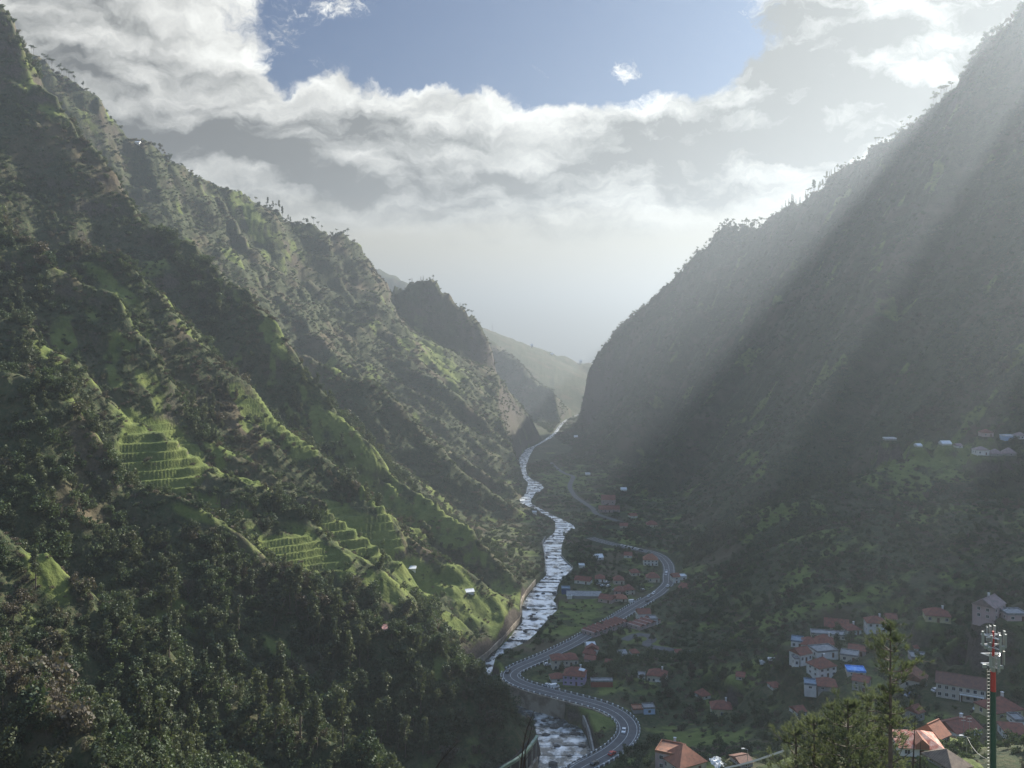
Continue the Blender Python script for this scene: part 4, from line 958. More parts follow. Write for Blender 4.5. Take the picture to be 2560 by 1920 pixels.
ROOFS = {'red': roof_mat('red_roof_tiles', (.24, .085, .058), (.14, .062, .048)), 'orange': roof_mat('orange_roof_tiles', (.34, .135, .08), (.23, .10, .065)), 'lit': roof_mat('red_roof_tiles_sunlit_tone', (.42, .12, .08), (.62, .42, .34)),  # the lit roof is red tile with sunlight put into its colour
  'brownr': roof_mat('brown_roof_tiles', (.27, .12, .08), (.17, .09, .06)), 'darkr': roof_mat('dark_roof_tiles', (.14, .075, .06), (.20, .10, .07)), 'greyr': roof_mat('grey_concrete_roof', (.30, .30, .30), (.18, .18, .18), False), 'greyp': roof_mat('greyish_tiles', (.30, .22, .21), (.20, .16, .15)),
  'blueg': roof_mat('blue_grey_sheet', (.20, .27, .34), (.14, .18, .22), False), 'tarp': roof_mat('blue_tarpaulin', (.10, .30, .75), (.35, .55, .85), False), 'whiter': roof_mat('white_sheet_roof', (.75, .76, .76), (.6, .6, .6), False), 'rust': roof_mat('rusty_terrace', (.33, .15, .09), (.18, .10, .07), False),
  'thatch': roof_mat('weathered_brown_roof', (.20, .15, .11), (.12, .09, .07)), 'pinkr': roof_mat('pink_tin', (.50, .26, .24), (.4, .2, .18))}
M_GLASS = mat('window_glass', (.025, .03, .035), rough=.15, spec=.8); M_FRAME = mat('window_frame', (.7, .7, .68)); M_DOORM = mat('door_wood', (.13, .07, .04)); M_CONC = mat('concrete', (.34, .32, .29), noise=((.20, .185, .165), .25, .4, .65), rough=.95)
M_METAL = mat('galvanised_metal', (.5, .51, .52), rough=.4, metal=.8); M_WHITEP = mat('white_paint', (.78, .78, .76), rough=.5)
M_TAN = mat('stained_retaining_wall', (.40, .34, .26), noise=((.20, .16, .12), .15, .42, .6), rough=.95, bump=(.6, .4, .3))
def box(x0, x1, y0, y1, z0, z1):
    v = [(x0, y0, z0), (x1, y0, z0), (x1, y1, z0), (x0, y1, z0), (x0, y0, z1), (x1, y0, z1), (x1, y1, z1), (x0, y1, z1)]
    return v, [(3, 2, 1, 0), (4, 5, 6, 7), (0, 1, 5, 4), (1, 2, 6, 5), (2, 3, 7, 6), (3, 0, 4, 7)]
def obj_geo(name, geo, m, parent):
    me = mesh_from(name, geo, m); o = bpy.data.objects.new(name, me); C.objects.link(o); o.parent = parent; return o
def roof_geo(rt, w, dp, z, rh, ov):
    x, y0, y1 = w/2+ov, -ov, dp+ov; ym = dp/2; t = .18
    if rt in ('gable', 'row'):
        if rt == 'row':      # ridge runs away from the street
            v = [(-x+ov, y0, z), (x-ov, y0, z), (x-ov, y1, z), (-x+ov, y1, z), (0, y0, z+rh), (0, y1, z+rh)]
            f = [(0, 4, 5, 3), (1, 2, 5, 4), (0, 1, 4), (2, 3, 5), (0, 3, 2, 1)]
        else:
            v = [(-x, y0, z), (x, y0, z), (x, y1, z), (-x, y1, z), (-x, ym, z+rh), (x, ym, z+rh)]
            f = [(0, 1, 5, 4), (2, 3, 4, 5), (1, 2, 5), (3, 0, 4), (0, 3, 2, 1)]
        g = [(v, f)]
        if rt == 'gable': g.append(box(-x, x, ym-.15, ym+.15, z+rh-.03, z+rh+.1))
        return join_geo(g)
    if rt == 'hip':
        k = max(w/2-dp/2*.9, w*.08)
        v = [(-x, y0, z), (x, y0, z), (x, y1, z), (-x, y1, z), (-k, ym, z+rh), (k, ym, z+rh)]
        return join_geo([(v, [(0, 1, 5, 4), (2, 3, 4, 5), (1, 2, 5), (3, 0, 4), (0, 3, 2, 1)])]+[box(-x, x, y0, y1, z-.16, z-.003)])
    if rt == 'pyramid':
        v = [(-x, y0, z), (x, y0, z), (x, y1, z), (-x, y1, z), (0, ym, z+rh)]
        return join_geo([(v, [(0, 1, 4), (1, 2, 4), (2, 3, 4), (3, 0, 4), (0, 3, 2, 1)]), box(-x, x, y0, y1, z-.2, z-.003)])
    g = [box(-w/2-.1, w/2+.1, -.1, dp+.1, z, z+.25)]
    for a, b, c, d in ((-w/2-.1, w/2+.1, -.1, .1), (-w/2-.1, w/2+.1, dp-.1, dp+.1), (-w/2-.1, -w/2+.1, .1, dp-.1), (w/2-.1, w/2+.1, .1, dp-.1)): g.append(box(a, b, c, d, z+.252, z+.25+rh))
    return join_geo(g)
def window(x, z, w, h, par, face='front', W=0, D=0):
    """A framed pane with a sill on the front, left or right wall."""
    fr = join_geo([box(-w/2-.09, w/2+.09, -.06, 0, -h/2-.09, -h/2), box(-w/2-.09, w/2+.09, -.06, 0, h/2, h/2+.09), box(-w/2-.09, -w/2, -.06, 0, -h/2, h/2), box(w/2, w/2+.09, -.06, 0, -h/2, h/2), box(-.03, .03, -.05, 0, -h/2, h/2)])
    o = obj_geo('window', fr, M_FRAME, par); p = obj_geo('pane', box(-w/2, w/2, -.03, .01, -h/2, h/2), M_GLASS, o)
    if face == 'front': o.location = (x, 0, z)
    elif face == 'left': o.location = (-W/2, x, z); o.rotation_euler = (0, 0, R(-90))
    else: o.location = (W/2, x, z); o.rotation_euler = (0, 0, R(90))
    return o
def house(p, h, grp):
    px, py, wp, hp, rt, rp, d, dep, turn, wc, rc, lab, ex = h
    if d == -1:
        r = ray_ground(px, py, 350 if px > 600 else 1100, 800 if px > 600 else 1500)
        if r is None: print('no ground for', lab); return
        p = (float(r[0]), float(r[1]), float(r[2]))
    k = p[1]/F; w, hh, rh = wp*k, hp*k, rp*k*1.05
    if p[1] > 3000: p = (p[0], p[1], hz(p[0], p[1]))
    names = {'flat': 'flat_roofed_house', 'row': 'terraced_house'}
    nm = 'shed' if any(s in lab for s in ('shed', 'hut', 'garage', 'lean to')) else ('warehouse' if 'warehouse' in lab else names.get(rt, 'house'))
    t = empty(nm, p, R(turn)); prop(t, lab, 'shed' if nm == 'shed' else 'house' if nm != 'warehouse' else 'warehouse', grp)
    wg = [box(-w/2, w/2, 0, dep, -3.0, hh)]
    if rt == 'gable':
        for s in (-1, 1): wg.append(([(s*w/2, 0, hh), (s*w/2, dep, hh), (s*w/2, dep/2, hh+rh*.97), (s*(w/2-.2), 0, hh), (s*(w/2-.2), dep, hh), (s*(w/2-.2), dep/2, hh+rh*.97)], [(0, 1, 2), (5, 4, 3), (0, 2, 5, 3), (1, 4, 5, 2)]))
    wg.append(box(-w/2-.04, w/2+.04, -.04, -.003, -3.0, .35))
    obj_geo('wall', join_geo(wg), WALLS[wc], t)
    if rt == 'row': obj_geo('party_wall', ([(-w/2-.35, -.3, hh-.5), (-w/2+.25, -.3, hh-.5), (-w/2+.25, dep+.3, hh-.5), (-w/2-.35, dep+.3, hh-.5), (-w/2-.35, -.3, hh+.5), (-w/2+.25, -.3, hh+.5), (-w/2+.25, dep+.3, hh+.5), (-w/2-.35, dep+.3, hh+.5)], box(0, 1, 0, 1, 0, 1)[1]), WALLS['pink'], t)
    ov = .35 if rt != 'flat' else 0
    rf = obj_geo('roof', roof_geo(rt, w, dep, hh+.004, rh if rt != 'flat' else .5, ov), ROOFS[rc], t)
    nx, nf = ex.get('win', (2, 1))
    fl = hh/nf
    for f in range(nf):
        zc = fl*(f+.52); wh = min(1.25, fl*.45); ww = min(1.1, w/(max(nx, 1))*.45)
        for i in range(nx):
            x = -w/2+w*(i+.5)/nx
            if f == 0 and i == nx//2 and (nx > 1 or nf > 1):
                dr = obj_geo('door', box(-.5, .5, -.05, .01, 0.02, min(2.1, fl*.8)), M_DOORM, t); dr.location = (x, 0, 0)
            else: window(x, zc, ww, wh, t)
        if nx and p[1] < 700:
            side = 'left' if p[0] > 0 else 'right'
            for yy in ((dep*.3, dep*.7) if dep > 6 else (dep*.5,)): window(yy, zc, min(1.0, dep*.2), wh, t, side, w, dep)
    if ex.get('chimney'):
        obj_geo('chimney', join_geo([box(w*.22, w*.22+.7, dep*.6, dep*.6+.6, hh, hh+rh+.5), box(w*.22-.1, w*.22+.8, dep*.6-.1, dep*.6+.7, hh+rh+.503, hh+rh+.65)]), WALLS['white'], rf)
    if ex.get('balcony'):
        z = hh*.5; g = [box(-w*.02, w*.46, -1.2, -.003, z-.15, z), box(-w*.02, w*.46, -1.2, -1.12, z+.85, z+.93)]
        n = max(4, int(w*.48/.5))
        for i in range(n+1): xx = -w*.02+w*.48*i/n; g.append(box(xx-.03, xx+.03, -1.19, -1.13, z+.003, z+.847))
        for xx in (-w*.02+.1, w*.46-.3): g.append(box(xx, xx+.2, -1.1, -.9, -2.5, z-.153))
        obj_geo('balcony', join_geo(g), WALLS['white'], t)
    if ex.get('panel'):
        o = obj_geo('sun_panel', box(-1.6, 1.6, -.9, .9, 0, .08), ROOFS['whiter'], rf); o.location = (w*.36, dep*.3, hh+rh*.8); o.rotation_euler = (R(25), 0, R(-20))
    if ex.get('dormer'):
        v = [(-1.5, -.6, hh), (1.5, -.6, hh), (1.5, dep*.5, hh), (-1.5, dep*.5, hh), (-1.5, -.6, hh+1.0), (1.5, -.6, hh+1.0), (0, -.6, hh+2.3), (0, dep*.5, hh+2.3), (-1.5, dep*.3, hh+1.0), (1.5, dep*.3, hh+1.0)]
        obj_geo('dormer', (v, [(0, 1, 5, 6, 4), (4, 6, 7, 8), (5, 9, 7, 6), (0, 4, 8, 3), (1, 2, 9, 5)]), ROOFS['orange'], rf)
    return t
for p, h, g in ALL_H: house(p, h, g)

# concrete walls along the river and under the road
def wall_strip(name, top, depth, thick, m, label, cat='retaining wall', parent=None, dpt_end=None):
    T = np.gradient(top[:, :2], axis=0); T /= np.linalg.norm(T, axis=1)[:, None]+1e-9; Nn = np.stack([T[:, 1], -T[:, 0]], 1)
    V, Fq = [], []
    n = len(top)
    for i, (p, q) in enumerate(zip(top, Nn)):
        dp = depth if dpt_end is None else depth+(dpt_end-depth)*i/(n-1)
        a = p[:2]-q*thick/2; b = p[:2]+q*thick/2
        V += [(a[0], a[1], p[2]), (b[0], b[1], p[2]), (b[0], b[1], p[2]-dp), (a[0], a[1], p[2]-dp)]
    for i in range(n-1):
        for k in range(4): Fq.append((i*4+k, i*4+(k+1) % 4, (i+1)*4+(k+1) % 4, (i+1)*4+k))
    Fq += [(3, 2, 1, 0), (n*4-4, n*4-3, n*4-2, n*4-1)]
    o = link_mesh(name, V, Fq, m, parent)
    if label: prop(o, label, cat)
    return o
def bank(side, y0, y1, off, up):
    i = [k for k, r in enumerate(RIV) if y0 <= r[0] <= y1]; P = (RL if side == 'L' else RR)[i]; P = smooth_poly(P, 4.0, 2); P[:, 2] += up
    T = np.gradient(P[:, :2], axis=0); T /= np.linalg.norm(T, axis=1)[:, None]; s = 1 if side == 'L' else -1
    c = smooth_poly(RC[i], 4.0, 2); P = P[:len(c)]; c = c[:len(P)]
    d = P[:, :2]-c[:, :2]; d /= np.linalg.norm(d, axis=1)[:, None]; P[:, :2] += d*off
    return P
wall_strip('river_wall', bank('L', 1462, 1705, 1.6, 4.2), 7.0, .8, M_TAN, 'long curved tan concrete wall holding the sunny left bank of the river')
wall_strip('river_wall', bank('L', 1348, 1440, 1.6, 2.6), 5.0, .7, M_CONC, 'grey stone wall in the shade along the farther left bank of the river')
wall_strip('river_wall', bank('R', 1389, 1660, 1.0, 1.2), 4.0, .5, M_CONC, 'low wall along the grassy right bank of the river')
i0 = int(np.argmin(np.hypot(RM[:, 0]-on_plane(1275, 1690)[0], RM[:, 1]-on_plane(1275, 1690)[1])))
i1 = int(np.argmin(np.hypot(RM[:, 0]-on_plane(1530, 1790)[0], RM[:, 1]-on_plane(1530, 1790)[1])))
lo, hi = min(i0, i1), max(i0, i1)
def offset_poly(P, off):
    T = np.gradient(P[:, :2], axis=0); T /= np.linalg.norm(T, axis=1)[:, None]; Q = P.copy(); Q[:, 0] += T[:, 1]*off; Q[:, 1] -= T[:, 0]*off; return Q
# which side of the road looks at the river (towards the viewer)?
mid = (lo+hi)//2; a_ = offset_poly(RM, 5.4)[mid]; b_ = offset_poly(RM, -5.4)[mid]; SGN = 1 if a_[1] < b_[1] else -1
wt = offset_poly(RM, SGN*5.5)[lo:hi]; wt[:, 2] += .15
wall_strip('road_wall', wt, 13.0, .9, M_TAN, 'high stained concrete wall carrying the road bend above the river pool')
sgm = P3(1482, 1880, 412)
wp_ = np.array([P3(1458, 1788, 428), P3(1470, 1812, 420), P3(1484, 1872, 396), P3(1488, 1900, 388)]); wp_ = smooth_poly(wp_, 2.0, 1)
wall_strip('wing_wall', wp_, 9.0, .8, M_CONC, 'slanting grey wing wall between the river pool and the road embankment')

# guard rails with white blocks along both road edges
M_RAIL = mat('dark_guard_rail', (.16, .16, .17), rough=.6)
def guard(P, label, spacing=3.4, bs=(.85, .45, .75)):
    t = empty('guard_rail', tuple(P[0])); prop(t, label, 'guard rail')
    Q = P.copy(); Q[:, 2] += .62; base = np.array(P[0])
    o = wall_strip('rail', Q-base, .55, .18, M_RAIL, None, parent=t)
    seg = np.linalg.norm(np.diff(P[:, :2], axis=0), axis=1); s = np.concatenate([[0], np.cumsum(seg)]); n = int(s[-1]/spacing)
    bx, by, bz = bs; me = mesh_from('block', join_geo([box(-bx/2, bx/2, -by/2, by/2, -.3, bz*.8), box(-bx/2+.06, bx/2-.06, -by/2+.05, by/2-.05, bz*.8+.002, bz)]), M_WHITEP)
    for k in range(min(n, 98)):
        sv = (k+.5)*s[-1]/min(n, 98); c = [np.interp(sv, s, P[:, j]) for j in range(3)]; c2 = [np.interp(sv+1, s, P[:, j]) for j in range(3)]
        b = bpy.data.objects.new('block', me); C.objects.link(b); b.parent = t; b.location = tuple(np.array(c)-base); b.rotation_euler = (0, 0, math.atan2(c2[1]-c[1], c2[0]-c[0]))
L_, R_e = offset_poly(RM, 5.0), offset_poly(RM, -5.0)
iA = int(np.argmin(np.hypot(RM[:, 0]-on_plane(1275, 1690)[0], RM[:, 1]-on_plane(1275, 1690)[1])))
iE = int(np.argmin(np.hypot(RM[:, 0]-on_plane(1620, 1497)[0], RM[:, 1]-on_plane(1620, 1497)[1])))
near_side, far_side = (L_, R_e) if SGN == 1 else (R_e, L_)
guard(near_side[:iA+2], 'dotted white guard rail on the river side of the near double bend')
guard(near_side[iA+2:iE], 'dotted white guard rail on the river side of the straight road')
guard(far_side[:iA+2], 'dotted white guard rail on the village side of the near double bend')
guard(far_side[iA+2:iA+14], 'short dotted guard rail inside the hairpin turn')
guard(far_side[iE-26:iE], 'pale guard rail on the village side by the upper junction', 4.5)

# ------------------------------------------------------------------ cars
M_TYRE = mat('tyre_rubber', (.02, .02, .02)); M_CGLASS = mat('car_glass', (.03, .035, .04), rough=.08, spec=1.0)
CARM = {c: mat(c+'_car_paint', v, rough=.25, spec=.6) for c, v in {'white': (.75, .75, .75), 'red': (.50, .03, .02), 'dark': (.03, .035, .04), 'silver': (.45, .46, .48), 'blue': (.06, .12, .30)}.items()}
CAR_ME = {}
def car_meshes(kind):
    if kind in CAR_ME: return CAR_ME[kind]
    if kind == 'van': prof = [(-2.4, .35), (-2.4, 1.9), (-2.3, 2.05), (1.2, 2.05), (1.75, 1.3), (2.35, 1.05), (2.45, .35)]; gl = [(1.25, 1.95), (1.72, 1.32), (.5, 1.32), (.5, 1.95)]; W = .95
    else: prof = [(-2.1, .35), (-2.15, .85), (-1.95, .95), (-1.5, 1.42), (.2, 1.45), (.95, .98), (1.95, .80), (2.1, .35)]; gl = [(-1.42, 1.38), (.15, 1.41), (.85, 1.0), (-1.75, 1.0)]; W = .85
    n = len(prof); V = []
    for s, ins in ((-1, 0), (1, 0)):
        for x, z in prof: V.append((x, s*(W-(.12 if z > 1.2 else 0)), z))
    f = [tuple(range(n)), tuple(range(2*n-1, n-1, -1))]+[(i, (i+1) % n+0, (i+1) % n+n, i+n)[::-1] for i in range(n)]
    body = mesh_from('body', (V, f), M_WHITEP)
    g = []
    for s in (-1, 1): g.append(([(x, s*(W+.01-(.09 if z > 1.2 else 0)), z) for x, z in gl], [(0, 1, 2, 3)]))
    x0, z0 = (1.2, 2.03) if kind == 'van' else (.2, 1.45); x1, z1 = (1.75, 1.32) if kind == 'van' else (.95, 1.0)
    g.append(([(x0+.03, -W+.15, z0), (x0+.03, W-.15, z0), (x1+.03, W-.08, z1), (x1+.03, -W+.08, z1)], [(0, 1, 2, 3)]))
    if kind != 'van': g.append(([(-1.5, -W+.15, 1.42), (-1.5, W-.15, 1.42), (-1.97, W-.08, .97), (-1.97, -W+.08, .97)], [(3, 2, 1, 0)]))
    glass = mesh_from('windows', join_geo(g), M_CGLASS)
    wv = tube([(0, -.11, 0), (0, .11, 0)], [.32, .32], 10); wheel = mesh_from('wheel', wv, M_TYRE)
    CAR_ME[kind] = (body, glass, wheel); return CAR_ME[kind]
BODY = {}
def car(p, ang, colour, label, group, kind='car', small=False):
    body, glass, wheel = car_meshes(kind)
    key = (kind, colour)
    if key not in BODY: b = body.copy(); b.materials.clear(); b.materials.append(CARM[colour]); BODY[key] = b
    t = empty('van' if kind == 'van' else 'car', p, ang); prop(t, label, 'van' if kind == 'van' else 'car', group)
    for nm, me in (('body', BODY[key]), ('windows', glass)):
        o = bpy.data.objects.new(nm, me); C.objects.link(o); o.parent = t
    for x in (-1.35, 1.35):
        for y in (-.8, .8): o = bpy.data.objects.new('wheel', wheel); C.objects.link(o); o.parent = t; o.location = (x, y, .32)
def road_car(px, py, lane, colour, label, group='cars driving on the valley road', kind='car'):
    q = on_plane(px, py, -.6); i = int(np.argmin(np.hypot(RM[:, 0]-q[0], RM[:, 1]-q[1]))); i = min(max(i, 1), len(RM)-2)
    dr = RM[i+1]-RM[i-1]; a = math.atan2(dr[1], dr[0]); c = offset_poly(RM[i-1:i+2], lane)[1]
    car((c[0], c[1], c[2]+.02), a+(math.pi if lane < 0 else 0), colour, label, group, kind)
road_car(1560, 1832, -1.9*SGN*-1, 'white', 'white car in the middle of the lower bend')
road_car(1520, 1881, 1.9, 'red', 'red car leaving the lower bend')
road_car(1481, 1905, 1.9, 'dark', 'dark car at the lower end of the road')
road_car(1275, 1679, -1.9, 'dark', 'dark car in the hairpin turn beside the river')
road_car(1517, 1557, 1.9, 'white', 'pale car halfway up the straight road')
road_car(1643, 1487, -1.9, 'white', 'first white car of the pair below the junction')
road_car(1640, 1493, -1.9, 'silver', 'second silvery car of the pair below the junction')
road_car(1630, 1504, 1.9, 'dark', 'dark car just below the pair at the junction')
road_car(1671, 1467, 1.9, 'white', 'white car in the junction')
road_car(1669, 1438, -1.9, 'silver', 'silvery car on the upper road, lower of two')
road_car(1668, 1431, -1.9, 'white', 'white car on the upper road, upper of two')
def park(px, py, d, ang, colour, label, group='parked cars', kind='car'):
    p = on_plane(px, py, 0) if d is None else P3(px, py, d); z = hz(p[0], p[1])
    car((p[0], p[1], z+.05), R(ang), colour, label, group, kind)
park(1911, 1662, 441, -12, 'white', 'left one of two white vans parked by the hillside lane', 'vans parked by the hillside lane', 'van')
park(1932, 1668, 438, -12, 'white', 'right one of two white vans parked by the hillside lane', 'vans parked by the hillside lane', 'van')
park(1386, 1722, None, 20, 'white', 'white van parked behind the guard rail below the lilac house', None, 'van')
park(1368, 1717, None, 70, 'silver', 'silver car parked behind the guard rail below the lilac house', None)
park(1376, 1719, None, 70, 'white', 'white car parked between the silver car and the van', None)
park(1580, 1507, None, 25, 'white', 'white delivery van parked beside the straight road', None, 'van')
park(1369, 1665, None, 10, 'white', 'white roofed car in front of the pale beige house', None)
for i, (a, b) in enumerate([(1495, 1458), (1507, 1459), (1518, 1456), (1522, 1461), (1538, 1467), (1602, 1466), (1608, 1471)]): park(a, b, None, 40, random.choice(['white', 'silver']), 'pale car in the yard among the far houses', 'cars in the yard among the far houses')
for i in range(12): park(1556+i*4.2, 1366.5+i*1.0, None, -15, ['white', 'silver', 'white', 'dark'][i % 4], 'car in the long parked line beside the upper road', 'long line of cars beside the upper road')
for (a, b, d, c, l) in [(2275, 1738, 345, 'silver', 'silver car in the yard left of the school like building'), (2287, 1743, 342, 'blue', 'blue car beside the silver one in the village yard'), (2343, 1741, 338, 'white', 'white car in front of the school like building'),
    (2448, 1762, 322, 'white', 'white car at the right end of the school like building'), (2262, 1760, 336, 'dark', 'dark car at the left side of the village yard')]: park(a, b, d, 20, c, l, 'cars in the village yard')
# ------------------------------------------------------------------ near things: antenna mast, pines, twigs, lamps, gallery
M_GREEN = mat('green_mast_paint', (.015, .075, .055), rough=.5); M_REDP = mat('red_mast_paint', (.50, .045, .04), rough=.5); M_ANT = mat('antenna_grey', (.33, .35, .33), rough=.45)
def mast():
    D = 112.0; k = D/F; bx, by, bz = P3(2483, 1945, D)
    t = empty('antenna_mast', (bx, by, bz)); prop(t, 'tall green and red antenna mast with clustered panel antennas at the right edge', 'antenna mast')
    H = lambda py: (1945-py)*k
    def cyl(nm, y0, y1, r0, r1, m): obj_geo(nm, tube([(0, 0, H(y0)), (0, 0, H(y1))], [r0, r1], 20), m, t)
    cyl('green_section', 1975, 1728, .36, .31, M_GREEN); cyl('red_section', 1728, 1679, .31, .29, M_REDP); cyl('grey_section', 1679, 1640, .24, .22, M_ANT); cyl('top_section', 1640, 1578, .16, .12, M_REDP)
    g = []
    for x in (-.17, .17): g.append(tube([(x-.62, -.1, -1), (x-.62, -.1, H(1672))], [.03, .03], 5))
    z = 0
    while z < H(1675): g.append(tube([(-.79, -.1, z), (-.45, -.1, z)], [.025, .025], 4)); z += .42
    z = 1.0
    while z < H(1680): g.append(tube([(-.45, -.1, z), (-.2, 0, z)], [.03, .03], 4)); z += 2.2
    obj_geo('ladder', join_geo(g), M_METAL, t)
    def frame(py, r, nm):
        z = H(py); g = []
        for i in range(3):
            a, b = R(120*i+30), R(120*i+150)
            for dz in (0, -1.2): g.append(tube([(math.cos(a)*r, math.sin(a)*r, z+dz), (math.cos(b)*r, math.sin(b)*r, z+dz)], [.05, .05], 5))
            g.append(tube([(0, 0, z), (math.cos(a)*r, math.sin(a)*r, z)], [.05, .05], 5)); g.append(tube([(0, 0, z-1.2), (math.cos(a)*r, math.sin(a)*r, z-1.2)], [.05, .05], 5))
        obj_geo(nm, join_geo(g), M_METAL, t)
    frame(1590, 1.35, 'upper_frame'); frame(1638, 1.35, 'lower_frame')
    # panel antennas: photo column, top row, bottom row, depth
    for (px, y0, y1, yo, w) in [(p_+(p_-2483)*.12, a_-2, b_, c_, d_*.72) for p_, a_, b_, c_, d_ in [(2455, 1578, 1611, -.5, .34), (2471, 1586, 1599, -.9, .24), (2478, 1577, 1590, .9, .24), (2488, 1584, 1624, -1.1, .34), (2486, 1575, 1588, 1.0, .34), (2497, 1575, 1592, 1.1, .36), (2503, 1590, 1612, .6, .24), (2508, 1587, 1618, -.3, .26), (2511, 1583, 1616, .3, .34),
            (2471, 1632, 1664, -.6, .34), (2485, 1636, 1672, -1.1, .4), (2509, 1633, 1664, .2, .28), (2497, 1645, 1668, .7, .26)]]:
        x = (px-2483)*k; o = obj_geo('panel_antenna', join_geo([box(-w/2, w/2, -.09, .09, 0, (y1-y0)*k), box(-w/2-.02, w/2+.02, -.11, .11, (y1-y0)*k+.002, (y1-y0)*k+.07), tube([(0, .16, -.3), (0, .16, (y1-y0)*k+.2)], [.04, .04], 5)]), M_ANT, t)
        o.location = (x, yo, H(y1)); o.rotation_euler = (0, 0, R((px-2483)*3))
    for (px, py, yo) in [(2462, 1619, -.4), (2468, 1622, -.6), (2476, 1616, .2), (2502, 1620, -.5), (2507, 1626, .2), (2458, 1667, -.3), (2500, 1670, -.3), (2494, 1672, .4), (2475, 1605, .4), (2500, 1605, .1)]:
        o = obj_geo('radio_unit', join_geo([box(-.22, .22, -.12, .12, 0, .42), box(-.18, .18, -.15, -.122, .05, .37)]), M_ANT, t); o.location = ((px-2483)*k, yo, H(py))
mast()

def needle_tufts(pts, rng, L_=.27, n=24, wd=.013):
    """Radiating needle blades at (position, direction, scale) tufts."""
    V = []
    for p, d, s in pts:
        d = np.array(d)/np.linalg.norm(d)
        a = rng.randn(n, 3)*.55+d*.9; a /= np.linalg.norm(a, axis=1)[:, None]
        base = np.array(p)+d*rng.rand(n)[:, None]*.20*s-d*.1*s
        t = np.cross(a, rng.randn(n, 3)); t /= np.linalg.norm(t, axis=1)[:, None]
        l = (L_*s*(.7+.5*rng.rand(n)))[:, None]
        q = np.empty((n*3, 3)); q[0::3] = base-t*wd; q[1::3] = base+t*wd; q[2::3] = base+a*l; V.append(q)
    return np.concatenate(V)
def pine(base, H, label, seed, first=.3, spread=.33, tuftn=1.0, lean=(0, 0), group=None, bare=3, tr=.13, prof=None, gap=.5):
    rng = np.random.RandomState(seed); t = empty('pine_tree', base); prop(t, label, 'pine tree', group)
    trunk = [tube([(0, 0, -1.5), (lean[0]*.3, lean[1]*.3, H*.35), (lean[0]*.7, lean[1]*.7, H*.7), (lean[0], lean[1], H)], [tr, tr*.75, tr*.45, .02], 8)]
    br, tufts = [], []
    nW = int(H*(1-first)/gap)
    for w in range(nW):
        f = first+(1-first)*(w+.3)/nW; z = H*f; k = 4+rng.randint(3)
        env = spread*H*(.34+.9*(1-f)**.6*(1 if f > .5 else .85))*(1-.85*max(0, f-.82)/.18)
        if prof: env = float(np.interp(f, *prof))
        for j in range(k):
            a = rng.rand()*6.28; l = env*rng.uniform(.55, 1.1); up = rng.uniform(.25, .7)
            p0 = np.array([lean[0]*f, lean[1]*f, z]); dr = np.array([math.cos(a), math.sin(a), up*.5])
            p1 = p0+dr*l*.5; p2 = p1+np.array([math.cos(a+rng.uniform(-.3, .3)), math.sin(a), up*1.5])*l*.5
            br.append(tube([tuple(p0), tuple(p1), tuple(p2)], [.035, .022, .008], 4))
            m = int((3+l*5)*tuftn)
            for i in range(m):
                s = .3+.7*(i+.5)/m; q = p1+(p2-p1)*(s-.5)*2 if s > .5 else p0+(p1-p0)*s*2
                if s < .35 and rng.rand() < .7: continue
                off = rng.randn(3)*.13*max(l, .6)*(.4+s); off[2] = abs(off[2])
                tufts.append((q+off, (p2-p0)/l*.6+off*2+np.array([0, 0, .35]), rng.uniform(.8, 1.25)))
                if i % 2: br.append(tube([tuple(q), tuple(q+off)], [.012, .006], 3))
    for i in range(8): tufts.append((np.array([lean[0], lean[1], H-.12*i]), (rng.randn()*.5, rng.randn()*.5, 1), 1.0))
    for i in range(bare):
        a = rng.rand()*6.28; z = H*rng.uniform(.1, first); l = rng.uniform(.8, 1.6); br.append(tube([(0, 0, z), (math.cos(a)*l*.5, math.sin(a)*l*.5, z+.4*l), (math.cos(a)*l, math.sin(a)*l, z+.9*l)], [.03, .02, .006], 4))
    obj_geo('trunk', join_geo(trunk), M_BARK, t); obj_geo('branches', join_geo(br), M_BARK, t)
    V = needle_tufts(tufts, rng); me = np_mesh('needles', V, tris=np.arange(len(V)).reshape(-1, 3), smooth=False); me.materials.append(M_NEEDLE)
    o = bpy.data.objects.new('needles', me); C.objects.link(o); o.parent = t; return t
def pine_at(px, top, bot, d, label, seed, **kw):
    k = d/F; x, y, z = P3(px, bot, d); pine((x, y, z), (bot-top)*k, label, seed, **kw)
pine_at(2226, 1556, 2010, 45, 'tall young pine standing above the others at lower right', 1, first=.42, tuftn=.8, bare=10, gap=.5, prof=([.42, .48, .55, .60, .66, .72, .78, .83, .88, .93, .97, 1.0], [.7, 1.2, .8, .5, 1.35, 1.65, 1.5, 1.1, .55, .5, .4, .15]))
pine_at(2168, 1738, 2010, 50, 'bushy pine just left of the tall pine', 2, first=.12, spread=.42, group=None)
pine_at(2120, 1752, 2000, 47, 'dark bushy pine in the middle of the near pine clump', 3, first=.1, spread=.40)
pine_at(2086, 1758, 2000, 52, 'slender dark tipped pine in the near clump', 4, first=.25, spread=.30)
pine_at(2035, 1796, 1990, 48, 'broad low pine in the near clump', 5, first=.1, spread=.48)
pine_at(1990, 1822, 1985, 50, 'leftmost low pine of the near clump', 6, first=.1, spread=.50)
pine_at(2205, 1800, 2000, 52, 'low pine half hidden behind the tall pine trunk', 7, first=.15, spread=.35)

